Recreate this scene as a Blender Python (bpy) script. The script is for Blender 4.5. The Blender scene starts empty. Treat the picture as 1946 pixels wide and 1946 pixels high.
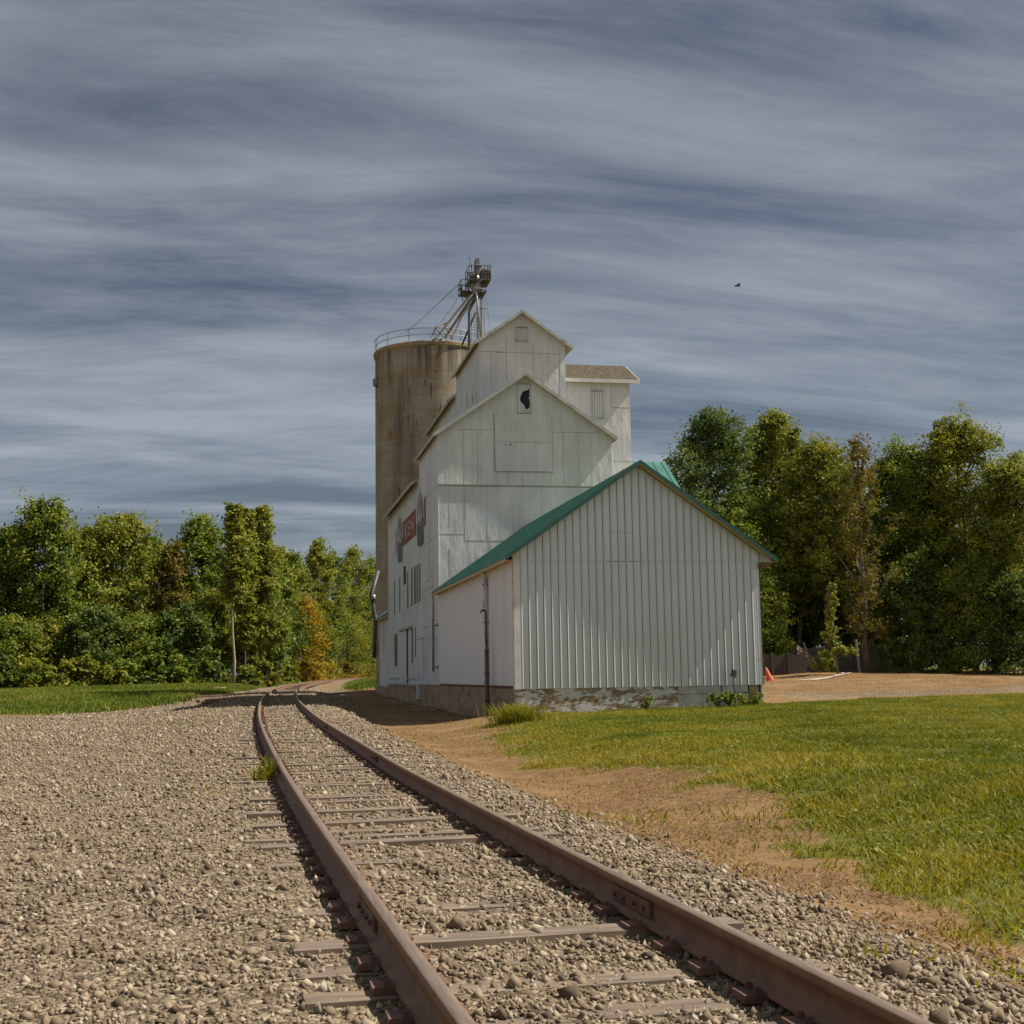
import bpy, math, random
import numpy as np
from mathutils import Vector

random.seed(4)
RNG = np.random.default_rng(11)
S = bpy.context.scene
COL = S.collection
RAD = math.radians

# ------------------------------------------------------------------ camera model
FPX, PITCH, ROLL, YAW = 2471.0, 0.12368, -0.016207, 0.19448
EYE = np.array([0.0, 0.0, 1.6])
_fw = np.array([math.sin(YAW) * math.cos(PITCH), math.cos(YAW) * math.cos(PITCH), math.sin(PITCH)])
_r0 = np.array([math.cos(YAW), -math.sin(YAW), 0.0])
_u0 = np.cross(_r0, _fw)
_rt = _r0 * math.cos(ROLL) + _u0 * math.sin(ROLL)
_up = -_r0 * math.sin(ROLL) + _u0 * math.cos(ROLL)


def at(px, py, Y):
    """measured photo point at the depth Y -> world point"""
    d = _fw * FPX + _rt * (px - 973.0) - _up * (py - 973.0)
    return EYE + d * ((Y - EYE[1]) / d[1])


K = 0.69   # the buildings below are drafted at 1/K of their true size, then shrunk about the eye point


def hom(x, y, z):
    return (K * x, K * y, 1.6 + K * (z - 1.6))


def shrink(root):
    root.location = hom(*root.location)
    root.scale = (K, K, K)
    return root


def at_z(px, py, z):
    d = _fw * FPX + _rt * (px - 973.0) - _up * (py - 973.0)
    return EYE + d * ((z - EYE[2]) / d[2])


# ------------------------------------------------------------------ object helpers
def tag(o, label=None, cat=None, group=None, kind=None):
    if label: o["label"] = label
    if cat: o["category"] = cat
    if group: o["group"] = group
    if kind: o["kind"] = kind
    return o


def thing(name, loc, label, cat, group=None):
    o = bpy.data.objects.new(name, None)
    o.location = loc
    o.empty_display_size = 0.3
    COL.objects.link(o)
    return tag(o, label, cat, group)


class MB:
    """collects polygons and links them as one mesh object"""

    def __init__(s):
        s.v, s.f = [], []

    def poly(s, pts):
        b = len(s.v)
        s.v += [tuple(map(float, p)) for p in pts]
        s.f.append(tuple(range(b, b + len(pts))))

    def hexa(s, p):  # 8 points: bottom ring 0-3, top ring 4-7
        b = len(s.v)
        s.v += [tuple(map(float, q)) for q in p]
        for f in ((3, 2, 1, 0), (4, 5, 6, 7), (0, 1, 5, 4), (1, 2, 6, 5), (2, 3, 7, 6), (3, 0, 4, 7)):
            s.f.append(tuple(b + i for i in f))

    def box(s, x0, x1, y0, y1, z0, z1):
        s.hexa([(x0, y0, z0), (x1, y0, z0), (x1, y1, z0), (x0, y1, z0), (x0, y0, z1), (x1, y0, z1), (x1, y1, z1), (x0, y1, z1)])

    def extrude(s, pts, d):
        d = np.array(d, float)
        n = len(pts)
        b = len(s.v)
        s.v += [tuple(map(float, p)) for p in pts] + [tuple(np.array(p, float) + d) for p in pts]
        s.f.append(tuple(range(b, b + n)))
        s.f.append(tuple(range(b + 2 * n - 1, b + n - 1, -1)))
        for i in range(n):
            j = (i + 1) % n
            s.f.append((b + j, b + i, b + n + i, b + n + j))

    def tube(s, pts, r, n=8, cap=True):
        pts = [np.array(p, float) for p in pts]
        rs = r if isinstance(r, (list, tuple, np.ndarray)) else [r] * len(pts)
        rings = []
        for i, p in enumerate(pts):
            t = pts[min(i + 1, len(pts) - 1)] - pts[max(i - 1, 0)]
            t = t / (np.linalg.norm(t) + 1e-9)
            a = np.array([0, 0, 1.0]) if abs(t[2]) < 0.9 else np.array([1.0, 0, 0])
            u = np.cross(t, a); u /= np.linalg.norm(u)
            w = np.cross(t, u)
            b = len(s.v)
            for k in range(n):
                q = p + rs[i] * (u * math.cos(2 * math.pi * k / n) + w * math.sin(2 * math.pi * k / n))
                s.v.append(tuple(q))
            rings.append(b)
        for i in range(len(rings) - 1):
            a, b = rings[i], rings[i + 1]
            for k in range(n):
                l = (k + 1) % n
                s.f.append((a + k, a + l, b + l, b + k))
        if cap:
            s.f.append(tuple(rings[0] + k for k in reversed(range(n))))
            s.f.append(tuple(rings[-1] + k for k in range(n)))

    def lathe(s, c, prof, n=48):
        b0 = len(s.v)
        for r, z in prof:
            for k in range(n):
                a = 2 * math.pi * k / n
                s.v.append((c[0] + r * math.cos(a), c[1] + r * math.sin(a), c[2] + z))
        for i in range(len(prof) - 1):
            for k in range(n):
                l = (k + 1) % n
                s.f.append((b0 + i * n + k, b0 + i * n + l, b0 + (i + 1) * n + l, b0 + (i + 1) * n + k))

    def build(s, name, mat, parent=None, smooth=False, label=None, cat=None, bevel=0.0):
        off = np.array(parent_loc(parent)) if parent else np.zeros(3)
        me = bpy.data.meshes.new(name)
        me.from_pydata([tuple(np.array(p) - off) for p in s.v], [], s.f)
        me.materials.append(mat)
        if smooth:
            me.shade_smooth()
        me.update()
        o = bpy.data.objects.new(name, me)
        COL.objects.link(o)
        if parent: o.parent = parent
        if bevel:
            m = o.modifiers.new("bevel", "BEVEL"); m.width = bevel; m.segments = 1; m.limit_method = 'ANGLE'
        if label or cat: tag(o, label, cat)
        return o


def parent_loc(p):
    l = np.array(p.location)
    while p.parent:
        p = p.parent
        l = l + np.array(p.location)
    return l


def np_mesh(name, verts, quads, mat, parent=None, tint=None, smooth=False):
    """fast mesh from numpy arrays (quads (n,4))"""
    me = bpy.data.meshes.new(name)
    nv, nf = len(verts), len(quads)
    k = quads.shape[1]
    me.vertices.add(nv)
    me.vertices.foreach_set("co", np.ascontiguousarray(verts, np.float32).ravel())
    me.loops.add(nf * k)
    me.loops.foreach_set("vertex_index", np.ascontiguousarray(quads, np.int32).ravel())
    me.polygons.add(nf)
    me.polygons.foreach_set("loop_start", np.arange(0, nf * k, k, dtype=np.int32))
    me.polygons.foreach_set("loop_total", np.full(nf, k, np.int32))
    if smooth:
        me.polygons.foreach_set("use_smooth", np.ones(nf, bool))
    me.update(calc_edges=True)
    if tint is not None:
        a = me.attributes.new("tint", 'FLOAT', 'POINT')
        a.data.foreach_set("value", np.ascontiguousarray(tint, np.float32))
    me.materials.append(mat)
    o = bpy.data.objects.new(name, me)
    COL.objects.link(o)
    if parent: o.parent = parent
    return o


# ------------------------------------------------------------------ noise in numpy
_P = RNG.random((256, 256))


def vnoise(x, y):
    x = np.asarray(x, float); y = np.asarray(y, float)
    xi = np.floor(x).astype(int); yi = np.floor(y).astype(int)
    fx = x - xi; fy = y - yi
    fx = fx * fx * (3 - 2 * fx); fy = fy * fy * (3 - 2 * fy)
    a = _P[xi % 256, yi % 256]; b = _P[(xi + 1) % 256, yi % 256]
    c = _P[xi % 256, (yi + 1) % 256]; d = _P[(xi + 1) % 256, (yi + 1) % 256]
    return (a * (1 - fx) + b * fx) * (1 - fy) + (c * (1 - fx) + d * fx) * fy


def sstep(a, b, x):
    t = np.clip((np.asarray(x, float) - a) / (b - a), 0, 1)
    return t * t * (3 - 2 * t)


# ------------------------------------------------------------------ materials
class NT:
    def __init__(s, name):
        s.m = bpy.data.materials.new(name)
        s.m.use_nodes = True
        s.t = s.m.node_tree
        s.bsdf = s.t.nodes["Principled BSDF"]
        s.out = s.t.nodes["Material Output"]

    def n(s, typ, props=None, **inp):
        nd = s.t.nodes.new(typ)
        for k, v in (props or {}).items(): setattr(nd, k, v)
        for k, v in inp.items(): s.set(nd, k.replace("_", " "), v)
        return nd

    def set(s, nd, key, v):
        sock = nd.inputs[int(key)] if str(key).strip().isdigit() else nd.inputs[key]
        if isinstance(v, bpy.types.NodeSocket): s.t.links.new(v, sock)
        elif isinstance(v, bpy.types.Node): s.t.links.new(v.outputs[0], sock)
        else: sock.default_value = v

    def coord(s, scale=(1, 1, 1), kind="Object", loc=(0, 0, 0)):
        tc = s.n("ShaderNodeTexCoord")
        mp = s.n("ShaderNodeMapping")
        s.t.links.new(tc.outputs[kind], mp.inputs["Vector"])
        mp.inputs["Scale"].default_value = scale
        mp.inputs["Location"].default_value = loc
        return mp.outputs[0]

    def noise(s, vec, scale=1.0, detail=4, rough=0.55):
        nd = s.n("ShaderNodeTexNoise")
        s.t.links.new(vec, nd.inputs["Vector"])
        nd.inputs["Scale"].default_value = scale
        nd.inputs["Detail"].default_value = detail
        nd.inputs["Roughness"].default_value = rough
        return nd.outputs["Fac"]

    def ramp(s, fac, *stops):
        nd = s.n("ShaderNodeValToRGB")
        s.t.links.new(fac, nd.inputs[0])
        cr = nd.color_ramp
        while len(cr.elements) < len(stops): cr.elements.new(0.5)
        for e, (p, c) in zip(cr.elements, stops):
            e.position = p
            e.color = (c, c, c, 1) if isinstance(c, (int, float)) else (*c, 1)
        return nd.outputs[0]

    def mix(s, fac, a, b, mode='MIX'):
        nd = s.n("ShaderNodeMix", {"data_type": 'RGBA', "blend_type": mode})
        for i, v in ((0, fac), (6, a), (7, b)):
            if isinstance(v, bpy.types.NodeSocket): s.t.links.new(v, nd.inputs[i])
            elif isinstance(v, (int, float)): nd.inputs[i].default_value = v if i == 0 else (v, v, v, 1)
            else: nd.inputs[i].default_value = (*v, 1)
        return nd.outputs[2]

    def math(s, op, a, b=0.0, c=None):
        nd = s.n("ShaderNodeMath", {"operation": op})
        for i, v in ((0, a), (1, b), (2, c)):
            if v is None: continue
            if isinstance(v, bpy.types.NodeSocket): s.t.links.new(v, nd.inputs[i])
            else: nd.inputs[i].default_value = v
        return nd.outputs[0]

    def bump(s, h, strength=0.3, dist=0.02):
        nd = s.n("ShaderNodeBump")
        s.t.links.new(h, nd.inputs["Height"])
        nd.inputs["Strength"].default_value = strength
        nd.inputs["Distance"].default_value = dist
        s.t.links.new(nd.outputs[0], s.bsdf.inputs["Normal"])

    def attr(s, name):
        nd = s.n("ShaderNodeAttribute"); nd.attribute_name = name
        return nd

    def fin(s, color=None, rough=0.8, metal=0.0, spec=None):
        if color is not None:
            if isinstance(color, bpy.types.NodeSocket): s.t.links.new(color, s.bsdf.inputs["Base Color"])
            else: s.bsdf.inputs["Base Color"].default_value = (*color, 1)
        if isinstance(rough, bpy.types.NodeSocket): s.t.links.new(rough, s.bsdf.inputs["Roughness"])
        else: s.bsdf.inputs["Roughness"].default_value = rough
        s.bsdf.inputs["Metallic"].default_value = metal
        if spec is not None: s.bsdf.inputs["Specular IOR Level"].default_value = spec
        return s.m


def simple(name, c, rough=0.7, metal=0.0, var=0.25, scale=3.0, sc3=(1, 1, 1), spec=None):
    m = NT(name)
    n = m.noise(m.coord(sc3), scale, 5)
    lo = tuple(v * (1 - var) for v in c); hi = tuple(min(1, v * (1 + var)) for v in c)
    return m.fin(m.ramp(n, (0.25, lo), (0.75, hi)), rough, metal, spec)


def m_siding(name, base, dirt, amount=0.5, rib=0.0):
    m = NT(name)
    st = m.noise(m.coord((3.2, 3.2, 0.13)), 1.0, 6, 0.65)
    bl = m.noise(m.coord((0.40, 0.40, 0.35)), 1.0, 6, 0.62)
    fine = m.noise(m.coord((16, 16, 1.6)), 1.0, 4, 0.7)
    c = m.mix(m.ramp(bl, (0.36, 0.0), (0.72, amount)), base, dirt)
    c = m.mix(m.ramp(st, (0.44, 0.0), (0.80, amount * 0.8)), c, dirt)
    c = m.mix(m.ramp(fine, (0.56, 0.0), (0.80, amount * 0.75)), c, tuple(d * 0.7 for d in dirt))
    peel = m.noise(m.coord((2.0, 2.0, 0.9), loc=(5, 3, 1)), 1.6, 8, 0.75)
    c = m.mix(m.ramp(peel, (0.64, 0.0), (0.69, 0.55)), c, tuple(d * 0.62 for d in dirt))
    run = m.noise(m.coord((5.5, 5.5, 0.22), loc=(1, 8, 2)), 1.0, 3, 0.5)
    c = m.mix(m.ramp(run, (0.68, 0.0), (0.80, 0.45)), c, (0.27, 0.19, 0.13))
    # the sheets are dented and oil-canned
    dent = m.noise(m.coord((1.5, 1.5, 0.55)), 1.0, 4, 0.55)
    if rib:
        sp = m.n("ShaderNodeSeparateXYZ"); m.t.links.new(m.coord(), sp.inputs[0])
        h = m.math('SINE', m.math('MULTIPLY', m.math('ADD', sp.outputs[0], sp.outputs[1]), 2 * math.pi / rib))
        m.bump(m.math('ADD', m.math('MULTIPLY', h, 0.25), m.math('MULTIPLY', dent, 2.5)), 0.4, 0.02)
    else:
        m.bump(dent, 0.55, 0.06)
    return m.fin(c, 0.55, 0.0, 0.35)


def m_brick_metal():
    m = NT("pressed_metal_siding")
    sp = m.n("ShaderNodeSeparateXYZ"); m.t.links.new(m.coord(), sp.inputs[0])
    cb = m.n("ShaderNodeCombineXYZ"); m.t.links.new(sp.outputs[1], cb.inputs[0]); m.t.links.new(sp.outputs[2], cb.inputs[1])
    br = m.n("ShaderNodeTexBrick"); m.t.links.new(cb.outputs[0], br.inputs["Vector"])
    br.inputs["Scale"].default_value = 1.0; br.inputs["Mortar Size"].default_value = 0.014
    br.inputs["Brick Width"].default_value = 0.42; br.inputs["Row Height"].default_value = 0.17
    br.inputs["Color1"].default_value = (1, 1, 1, 1); br.inputs["Color2"].default_value = (0.9, 0.9, 0.9, 1); br.inputs["Mortar"].default_value = (0, 0, 0, 1)
    st = m.noise(m.coord((2.0, 2.0, 0.2)), 1.0, 6, 0.65)
    c = m.mix(m.ramp(st, (0.45, 0.0), (0.85, 0.45)), (0.78, 0.79, 0.81), (0.58, 0.58, 0.58))
    c = m.mix(br.outputs["Fac"], c, (0.66, 0.67, 0.69))
    m.bump(br.outputs["Color"], 0.15, 0.008)
    return m.fin(c, 0.5, 0.0, 0.35)


def m_panel_metal():
    m = NT("white_ribbed_metal")
    st = m.noise(m.coord((5, 5, 0.10)), 1.0, 5, 0.6)
    lo = m.noise(m.coord((0.5, 0.5, 0.35)), 1.0, 3)
    c = m.mix(m.ramp(st, (0.40, 0.0), (0.80, 0.45)), (0.62, 0.65, 0.68), (0.45, 0.47, 0.49))
    c = m.mix(m.ramp(lo, (0.45, 0.0), (0.8, 0.3)), c, (0.40, 0.42, 0.435))
    m.bump(lo, 0.12, 0.05)
    return m.fin(c, m.ramp(lo, (0.3, 0.28), (0.7, 0.40)), 0.35, 0.5)


def m_green_metal():
    m = NT("green_roof_metal")
    n = m.noise(m.coord((1.2, 0.3, 1.2)), 1.0, 5)
    return m.fin(m.ramp(n, (0.3, (0.036, 0.135, 0.104)), (0.75, (0.060, 0.190, 0.146))), 0.42, 0.1, 0.5)


def m_silo():
    m = NT("stained_concrete_silo")
    sp = m.n("ShaderNodeSeparateXYZ"); m.t.links.new(m.coord(), sp.inputs[0])
    ang = m.math('ARCTAN2', sp.outputs[0], sp.outputs[1])
    z = sp.outputs[2]
    cb = m.n("ShaderNodeCombineXYZ"); m.t.links.new(m.math('MULTIPLY', ang, 5.4), cb.inputs[0]); m.t.links.new(z, cb.inputs[1])

    def nz(sx, sy, det=5, r=0.6, lx=0.0):
        mp = m.n("ShaderNodeMapping"); m.t.links.new(cb.outputs[0], mp.inputs[0])
        mp.inputs["Scale"].default_value = (sx, sy, 1); mp.inputs["Location"].default_value = (lx, 0, 0)
        return m.noise(mp.outputs[0], 1.0, det, r)
    base = m.ramp(nz(0.5, 0.5), (0.3, (0.30, 0.26, 0.20)), (0.7, (0.42, 0.37, 0.29)))
    pat = m.ramp(nz(0.22, 0.55, 6, 0.65, 3.0), (0.42, 0.0), (0.62, 0.75))
    c = m.mix(pat, base, (0.31, 0.22, 0.13))
    hfac = m.ramp(m.math('DIVIDE', z, 31.0), (0.25, 0.25), (0.97, 1.0))
    drk = m.math('MULTIPLY', m.ramp(nz(0.42, 0.035, 7, 0.70, 4.4), (0.49, 0.0), (0.62, 1.0)), hfac)
    c = m.mix(m.math('MULTIPLY', drk, 0.86), c, (0.062, 0.056, 0.046))
    top = m.math('MULTIPLY', m.ramp(nz(2.8, 0.05, 4, 0.6), (0.48, 0.0), (0.62, 1.0)), m.ramp(m.math('DIVIDE', z, 31.0), (0.86, 0.0), (0.99, 0.85)))
    c = m.mix(top, c, (0.06, 0.055, 0.048))
    wv = m.math('ADD', z, m.math('MULTIPLY', nz(0.35, 0.3, 3), 0.5))
    ring = m.math('LESS_THAN', m.math('FRACT', m.math('DIVIDE', wv, 0.70)), 0.07)
    brk = m.ramp(nz(0.8, 0.8, 4), (0.40, 0.0), (0.66, 0.75))
    c = m.mix(m.math('MULTIPLY', ring, brk), c, (0.13, 0.105, 0.075))
    m.bump(m.math('SUBTRACT', nz(3, 3, 6), m.math('MULTIPLY', ring, 0.6)), 0.35, 0.03)
    return m.fin(c, 0.9, 0.0, 0.2)


def m_concrete(name, base, dark, flake=None):
    m = NT(name)
    n = m.noise(m.coord((1.5, 1.5, 2.5)), 1.0, 6, 0.65)
    c = m.ramp(n, (0.3, tuple(v * 0.75 for v in base)), (0.72, tuple(v * 1.2 for v in base)))
    d = m.noise(m.coord((0.7, 0.7, 1.6), loc=(3, 1, 2)), 1.0, 5, 0.65)
    c = m.mix(m.ramp(d, (0.45, 0.0), (0.68, 0.85)), c, dark)
    if flake:
        f1 = m.noise(m.coord((0.7, 0.7, 2.2)), 1.6, 8, 0.72)
        c = m.mix(m.ramp(f1, (0.475, 0.0), (0.515, 1.0)), c, flake)
    m.bump(m.noise(m.coord((6, 6, 6)), 1.0, 6, 0.7), 0.5, 0.03)
    return m.fin(c, 0.92, 0.0, 0.2)


def m_shingle(name, c0, c1):
    m = NT(name)
    n = m.noise(m.coord((4.5, 2.0, 6.0)), 1.0, 4, 0.7)
    f = m.noise(m.coord((12, 9, 16)), 1.0, 3, 0.7)
    c = m.mix(m.ramp(f, (0.4, 0.0), (0.7, 0.6)), m.ramp(n, (0.35, c0), (0.65, c1)), tuple(v * 0.45 for v in c0))
    m.bump(f, 0.6, 0.03)
    return m.fin(c, 0.95, 0.0, 0.15)


def m_leaf(name, c0, c1, c2):
    m = NT(name)
    t = m.attr("tint").outputs["Fac"]
    c = m.ramp(t, (0.05, c0), (0.5, c1), (0.95, c2))
    m.fin(c, 0.62, 0.0, 0.25)
    tr = m.n("ShaderNodeBsdfTranslucent"); m.t.links.new(m.mix(1.0, c, (1.0, 0.95, 0.35), 'MULTIPLY'), tr.inputs["Color"])
    mx = m.n("ShaderNodeMixShader"); mx.inputs[0].default_value = 0.38
    m.t.links.new(m.bsdf.outputs[0], mx.inputs[1]); m.t.links.new(tr.outputs[0], mx.inputs[2])
    m.t.links.new(mx.outputs[0], m.out.inputs["Surface"])
    return m.m


def m_ground():
    m = NT("dirt_and_grass_ground")
    g = m.attr("grass").outputs["Fac"]
    k = m.attr("gravel").outputs["Fac"]
    geo = m.coord(kind="Object")

    def nz(sc, det=5, r=0.6):
        return m.noise(geo, sc, det, r)
    big = nz(0.16, 4); mid = nz(0.9, 6, 0.65); fin = nz(9.0, 6, 0.75); sp = nz(38.0, 3, 0.7)
    dirt = m.ramp(big, (0.35, (0.205, 0.118, 0.046)), (0.65, (0.265, 0.170, 0.082)))
    dirt = m.mix(m.ramp(mid, (0.40, 0.0), (0.66, 0.7)), dirt, (0.135, 0.076, 0.034))
    dirt = m.mix(m.ramp(fin, (0.42, 0.0), (0.70, 0.75)), dirt, (0.085, 0.045, 0.020))
    dirt = m.mix(m.ramp(sp, (0.58, 0.0), (0.70, 0.8)), dirt, (0.34, 0.235, 0.13))
    vo = m.n("ShaderNodeTexVoronoi"); m.t.links.new(geo, vo.inputs["Vector"]); vo.inputs["Scale"].default_value = 17.0
    ve = m.n("ShaderNodeTexVoronoi", {"feature": 'DISTANCE_TO_EDGE'}); m.t.links.new(geo, ve.inputs["Vector"]); ve.inputs["Scale"].default_value = 17.0
    sx = m.n("ShaderNodeSeparateColor"); m.t.links.new(vo.outputs["Color"], sx.inputs[0])
    st = m.ramp(sx.outputs[0], (0.0, (0.09, 0.066, 0.045)), (0.45, (0.195, 0.148, 0.095)), (1.0, (0.32, 0.26, 0.18)))
    st = m.mix(m.ramp(ve.outputs["Distance"], (0.0, 0.85), (0.09, 0.0)), st, (0.06, 0.045, 0.03))
    st = m.mix(m.ramp(mid, (0.45, 0.0), (0.75, 0.5)), st, (0.22, 0.165, 0.11))
    gr = m.ramp(mid, (0.3, (0.065, 0.085, 0.009)), (0.7, (0.120, 0.120, 0.015)))
    gr = m.mix(m.ramp(fin, (0.5, 0.0), (0.72, 0.6)), gr, (0.14, 0.105, 0.04))
    kk = m.ramp(m.math('ADD', k, m.math('MULTIPLY', m.math('SUBTRACT', fin, 0.5), 0.9)), (0.40, 0.0), (0.60, 1.0))
    gg = m.ramp(m.math('ADD', g, m.math('MULTIPLY', m.math('SUBTRACT', mid, 0.5), 0.8)), (0.42, 0.0), (0.60, 1.0))
    c = m.mix(kk, dirt, st)
    c = m.mix(gg, c, gr)
    h = m.math('ADD', m.math('MULTIPLY', fin, 1.2), m.math('MULTIPLY', ve.outputs["Distance"], m.math('MULTIPLY', kk, 2.0)))
    m.bump(h, 0.7, 0.04)
    return m.fin(c, 0.95, 0.0, 0.15)


def m_stone(name="ballast_stone"):
    m = NT(name)
    t = m.attr("tint").outputs["Fac"]
    c = m.ramp(t, (0.0, (0.085, 0.062, 0.042)), (0.5, (0.205, 0.156, 0.102)), (0.85, (0.30, 0.24, 0.165)), (1.0, (0.40, 0.34, 0.26)))
    n = m.noise(m.coord(), 30, 4)
    c = m.mix(m.ramp(n, (0.4, 0.0), (0.7, 0.35)), c, (0.17, 0.12, 0.08))
    return m.fin(c, 0.9, 0.0, 0.2)


M = {}
M["siding"] = m_siding("white_sheet_siding", (0.73, 0.735, 0.725), (0.47, 0.48, 0.475), 0.80)
M["siding_side"] = m_siding("white_sheet_siding_weathered", (0.70, 0.72, 0.74), (0.46, 0.47, 0.485), 0.70)
M["corrugated"] = m_siding("white_corrugated_siding", (0.78, 0.79, 0.81), (0.5, 0.5, 0.5), 0.35, rib=0.14)
M["brick_metal"] = m_brick_metal()
M["panel"] = m_panel_metal()
M["green"] = m_green_metal()
M["green_trim"] = simple("dark_teal_trim", (0.030, 0.095, 0.085), 0.45, 0.1, 0.2, 1.5)
M["silo"] = m_silo()
M["conc_stained"] = m_concrete("stained_concrete", (0.38, 0.295, 0.19), (0.16, 0.125, 0.08))
M["conc_flaked"] = m_concrete("flaking_painted_concrete", (0.27, 0.195, 0.12), (0.15, 0.105, 0.065), (0.56, 0.56, 0.56))
M["conc_white"] = m_concrete("whitewashed_block", (0.50, 0.50, 0.50), (0.34, 0.30, 0.26))
M["shingle_brown"] = m_shingle("brown_shingles", (0.06, 0.050, 0.036), (0.135, 0.112, 0.078))
M["shingle_grey"] = m_shingle("grey_shingles", (0.12, 0.12, 0.12), (0.21, 0.21, 0.20))
M["trim"] = simple("grey_white_trim", (0.42, 0.43, 0.40), 0.7, 0, 0.3, 2.0)
M["white_trim"] = simple("white_trim", (0.66, 0.66, 0.63), 0.55, 0, 0.15, 2.0)
M["seam"] = simple("seam_shadow_gap", (0.27, 0.265, 0.25), 0.9, 0, 0.75, 1.6)
M["seam_light"] = simple("seam_lap_edge", (0.30, 0.30, 0.29), 0.9, 0, 0.5, 1.0)
M["lap_shade"] = simple("lap_shadow_strip", (0.15, 0.16, 0.165), 0.8, 0, 0.4, 1.5)
M["dark"] = simple("dark_interior", (0.015, 0.017, 0.022), 0.9)
M["glass"] = simple("dusty_window_glass", (0.11, 0.135, 0.11), 0.3, 0, 0.4, 1.0)
M["frame_green"] = simple("faded_window_board", (0.17, 0.20, 0.165), 0.75, 0, 0.3, 2.0)
M["wood"] = simple("bare_soffit_wood", (0.52, 0.39, 0.22), 0.8, 0, 0.3, 2.0, (1, 8, 1))
M["redwood"] = simple("red_brown_sill", (0.16, 0.075, 0.05), 0.8, 0, 0.4, 2.0)
M["rust"] = simple("rusty_pipe_steel", (0.14, 0.075, 0.055), 0.75, 0.2, 0.5, 5.0)
M["rust_white"] = simple("rust_spotted_white_pipe", (0.55, 0.50, 0.48), 0.6, 0.0, 0.35, 3.0)
M["galv"] = simple("galvanised_steel", (0.50, 0.49, 0.46), 0.5, 0.6, 0.25, 2.0)
M["galv_dull"] = simple("dull_galvanised_steel", (0.24, 0.23, 0.21), 0.55, 0.5, 0.35, 2.0)
M["pipe_dark"] = simple("dull_grey_pipe", (0.065, 0.066, 0.066), 0.6, 0.2, 0.35, 2.0)
M["steel_dark"] = simple("dark_weathered_steel", (0.075, 0.068, 0.062), 0.6, 0.4, 0.4, 3.0)
M["steel_rust"] = simple("rusted_platform_steel", (0.105, 0.078, 0.062), 0.8, 0.2, 0.4, 3.0)
M["dark_boards"] = simple("dark_brown_boards", (0.065, 0.045, 0.036), 0.9, 0, 0.4, 2.0, (6, 6, 0.6))
M["red"] = simple("faded_red_sign_paint", (0.25, 0.078, 0.060), 0.8, 0, 0.3, 1.2)
M["letter"] = simple("faded_white_lettering", (0.43, 0.34, 0.32), 0.8, 0, 0.2, 2.0)
M["ear_grey"] = simple("grey_painted_stalk", (0.125, 0.13, 0.14), 0.85, 0, 0.4, 1.2, (1, 1, 0.4))
M["leaf_white"] = simple("whitish_painted_leaf", (0.62, 0.62, 0.62), 0.8, 0, 0.2, 2.0)
M["ear_mid"] = simple("mid_grey_painted_leaf", (0.27, 0.28, 0.30), 0.85, 0, 0.3, 2.0)
M["rail"] = simple("rusty_rail_steel", (0.175, 0.090, 0.048), 0.65, 0.1, 0.35, 6.0)
M["rail_top"] = simple("worn_rail_head", (0.27, 0.205, 0.155), 0.42, 0.55, 0.35, 8.0, (6, .4, 6))
M["tie"] = simple("weathered_tie_wood", (0.150, 0.112, 0.080), 0.9, 0, 0.55, 2.0, (1, 9, 9))
M["post_wood"] = simple("grey_fence_wood", (0.20, 0.175, 0.15), 0.9, 0, 0.4, 2.0, (6, 6, 0.6))
M["plank"] = simple("pale_brown_plank", (0.30, 0.22, 0.145), 0.9, 0, 0.4, 2.0, (2, 2, 2))
M["orange"] = simple("orange_cone_plastic", (0.42, 0.060, 0.018), 0.6, 0, 0.15)
M["pvc"] = simple("white_pipe", (0.36, 0.33, 0.28), 0.5, 0, 0.15)
M["bark"] = simple("grey_brown_bark", (0.115, 0.09, 0.068), 0.95, 0, 0.45, 2.0, (3, 3, 0.5))
M["bark_pale"] = simple("pale_bark", (0.27, 0.225, 0.17), 0.9, 0, 0.35, 2.0, (2, 2, 0.7))
M["bird"] = simple("black_feathers", (0.02, 0.02, 0.022), 0.7)
M["leaf_mid"] = m_leaf("leaf_mid_green", (0.0753, 0.1254, 0.02), (0.1568, 0.207, 0.0276), (0.2885, 0.2948, 0.0427))
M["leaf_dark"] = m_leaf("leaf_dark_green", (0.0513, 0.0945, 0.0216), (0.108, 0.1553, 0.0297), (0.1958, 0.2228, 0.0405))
M["leaf_olive"] = m_leaf("leaf_olive", (0.095, 0.125, 0.018), (0.195, 0.22, 0.028), (0.32, 0.3, 0.038))
M["leaf_gold"] = m_leaf("leaf_gold", (0.16, 0.13, 0.01), (0.33, 0.235, 0.014), (0.48, 0.3, 0.024))
M["leaf_rust"] = m_leaf("leaf_rust", (0.085, 0.085, 0.02), (0.16, 0.14, 0.028), (0.25, 0.18, 0.036))
M["leaf_poplar"] = m_leaf("leaf_poplar", (0.1076, 0.1455, 0.0228), (0.2088, 0.234, 0.0329), (0.3416, 0.3352, 0.0607))
M["leaf_pine"] = m_leaf("leaf_pine", (0.05, 0.095, 0.03), (0.1, 0.15, 0.04), (0.165, 0.205, 0.048))
M["grass"] = m_leaf("grass_blade", (0.100, 0.128, 0.008), (0.195, 0.200, 0.012), (0.330, 0.265, 0.045))
M["meadow"] = m_leaf("meadow_blade", (0.085, 0.130, 0.012), (0.165, 0.200, 0.018), (0.300, 0.300, 0.090))
M["straw"] = m_leaf("dry_weed", (0.150, 0.120, 0.015), (0.260, 0.200, 0.022), (0.340, 0.200, 0.030))
M["straw_dry"] = m_leaf("dry_straw", (0.10, 0.055, 0.022), (0.24, 0.155, 0.075), (0.42, 0.32, 0.18))
M["ground"] = m_ground()
M["stone"] = m_stone()

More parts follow.
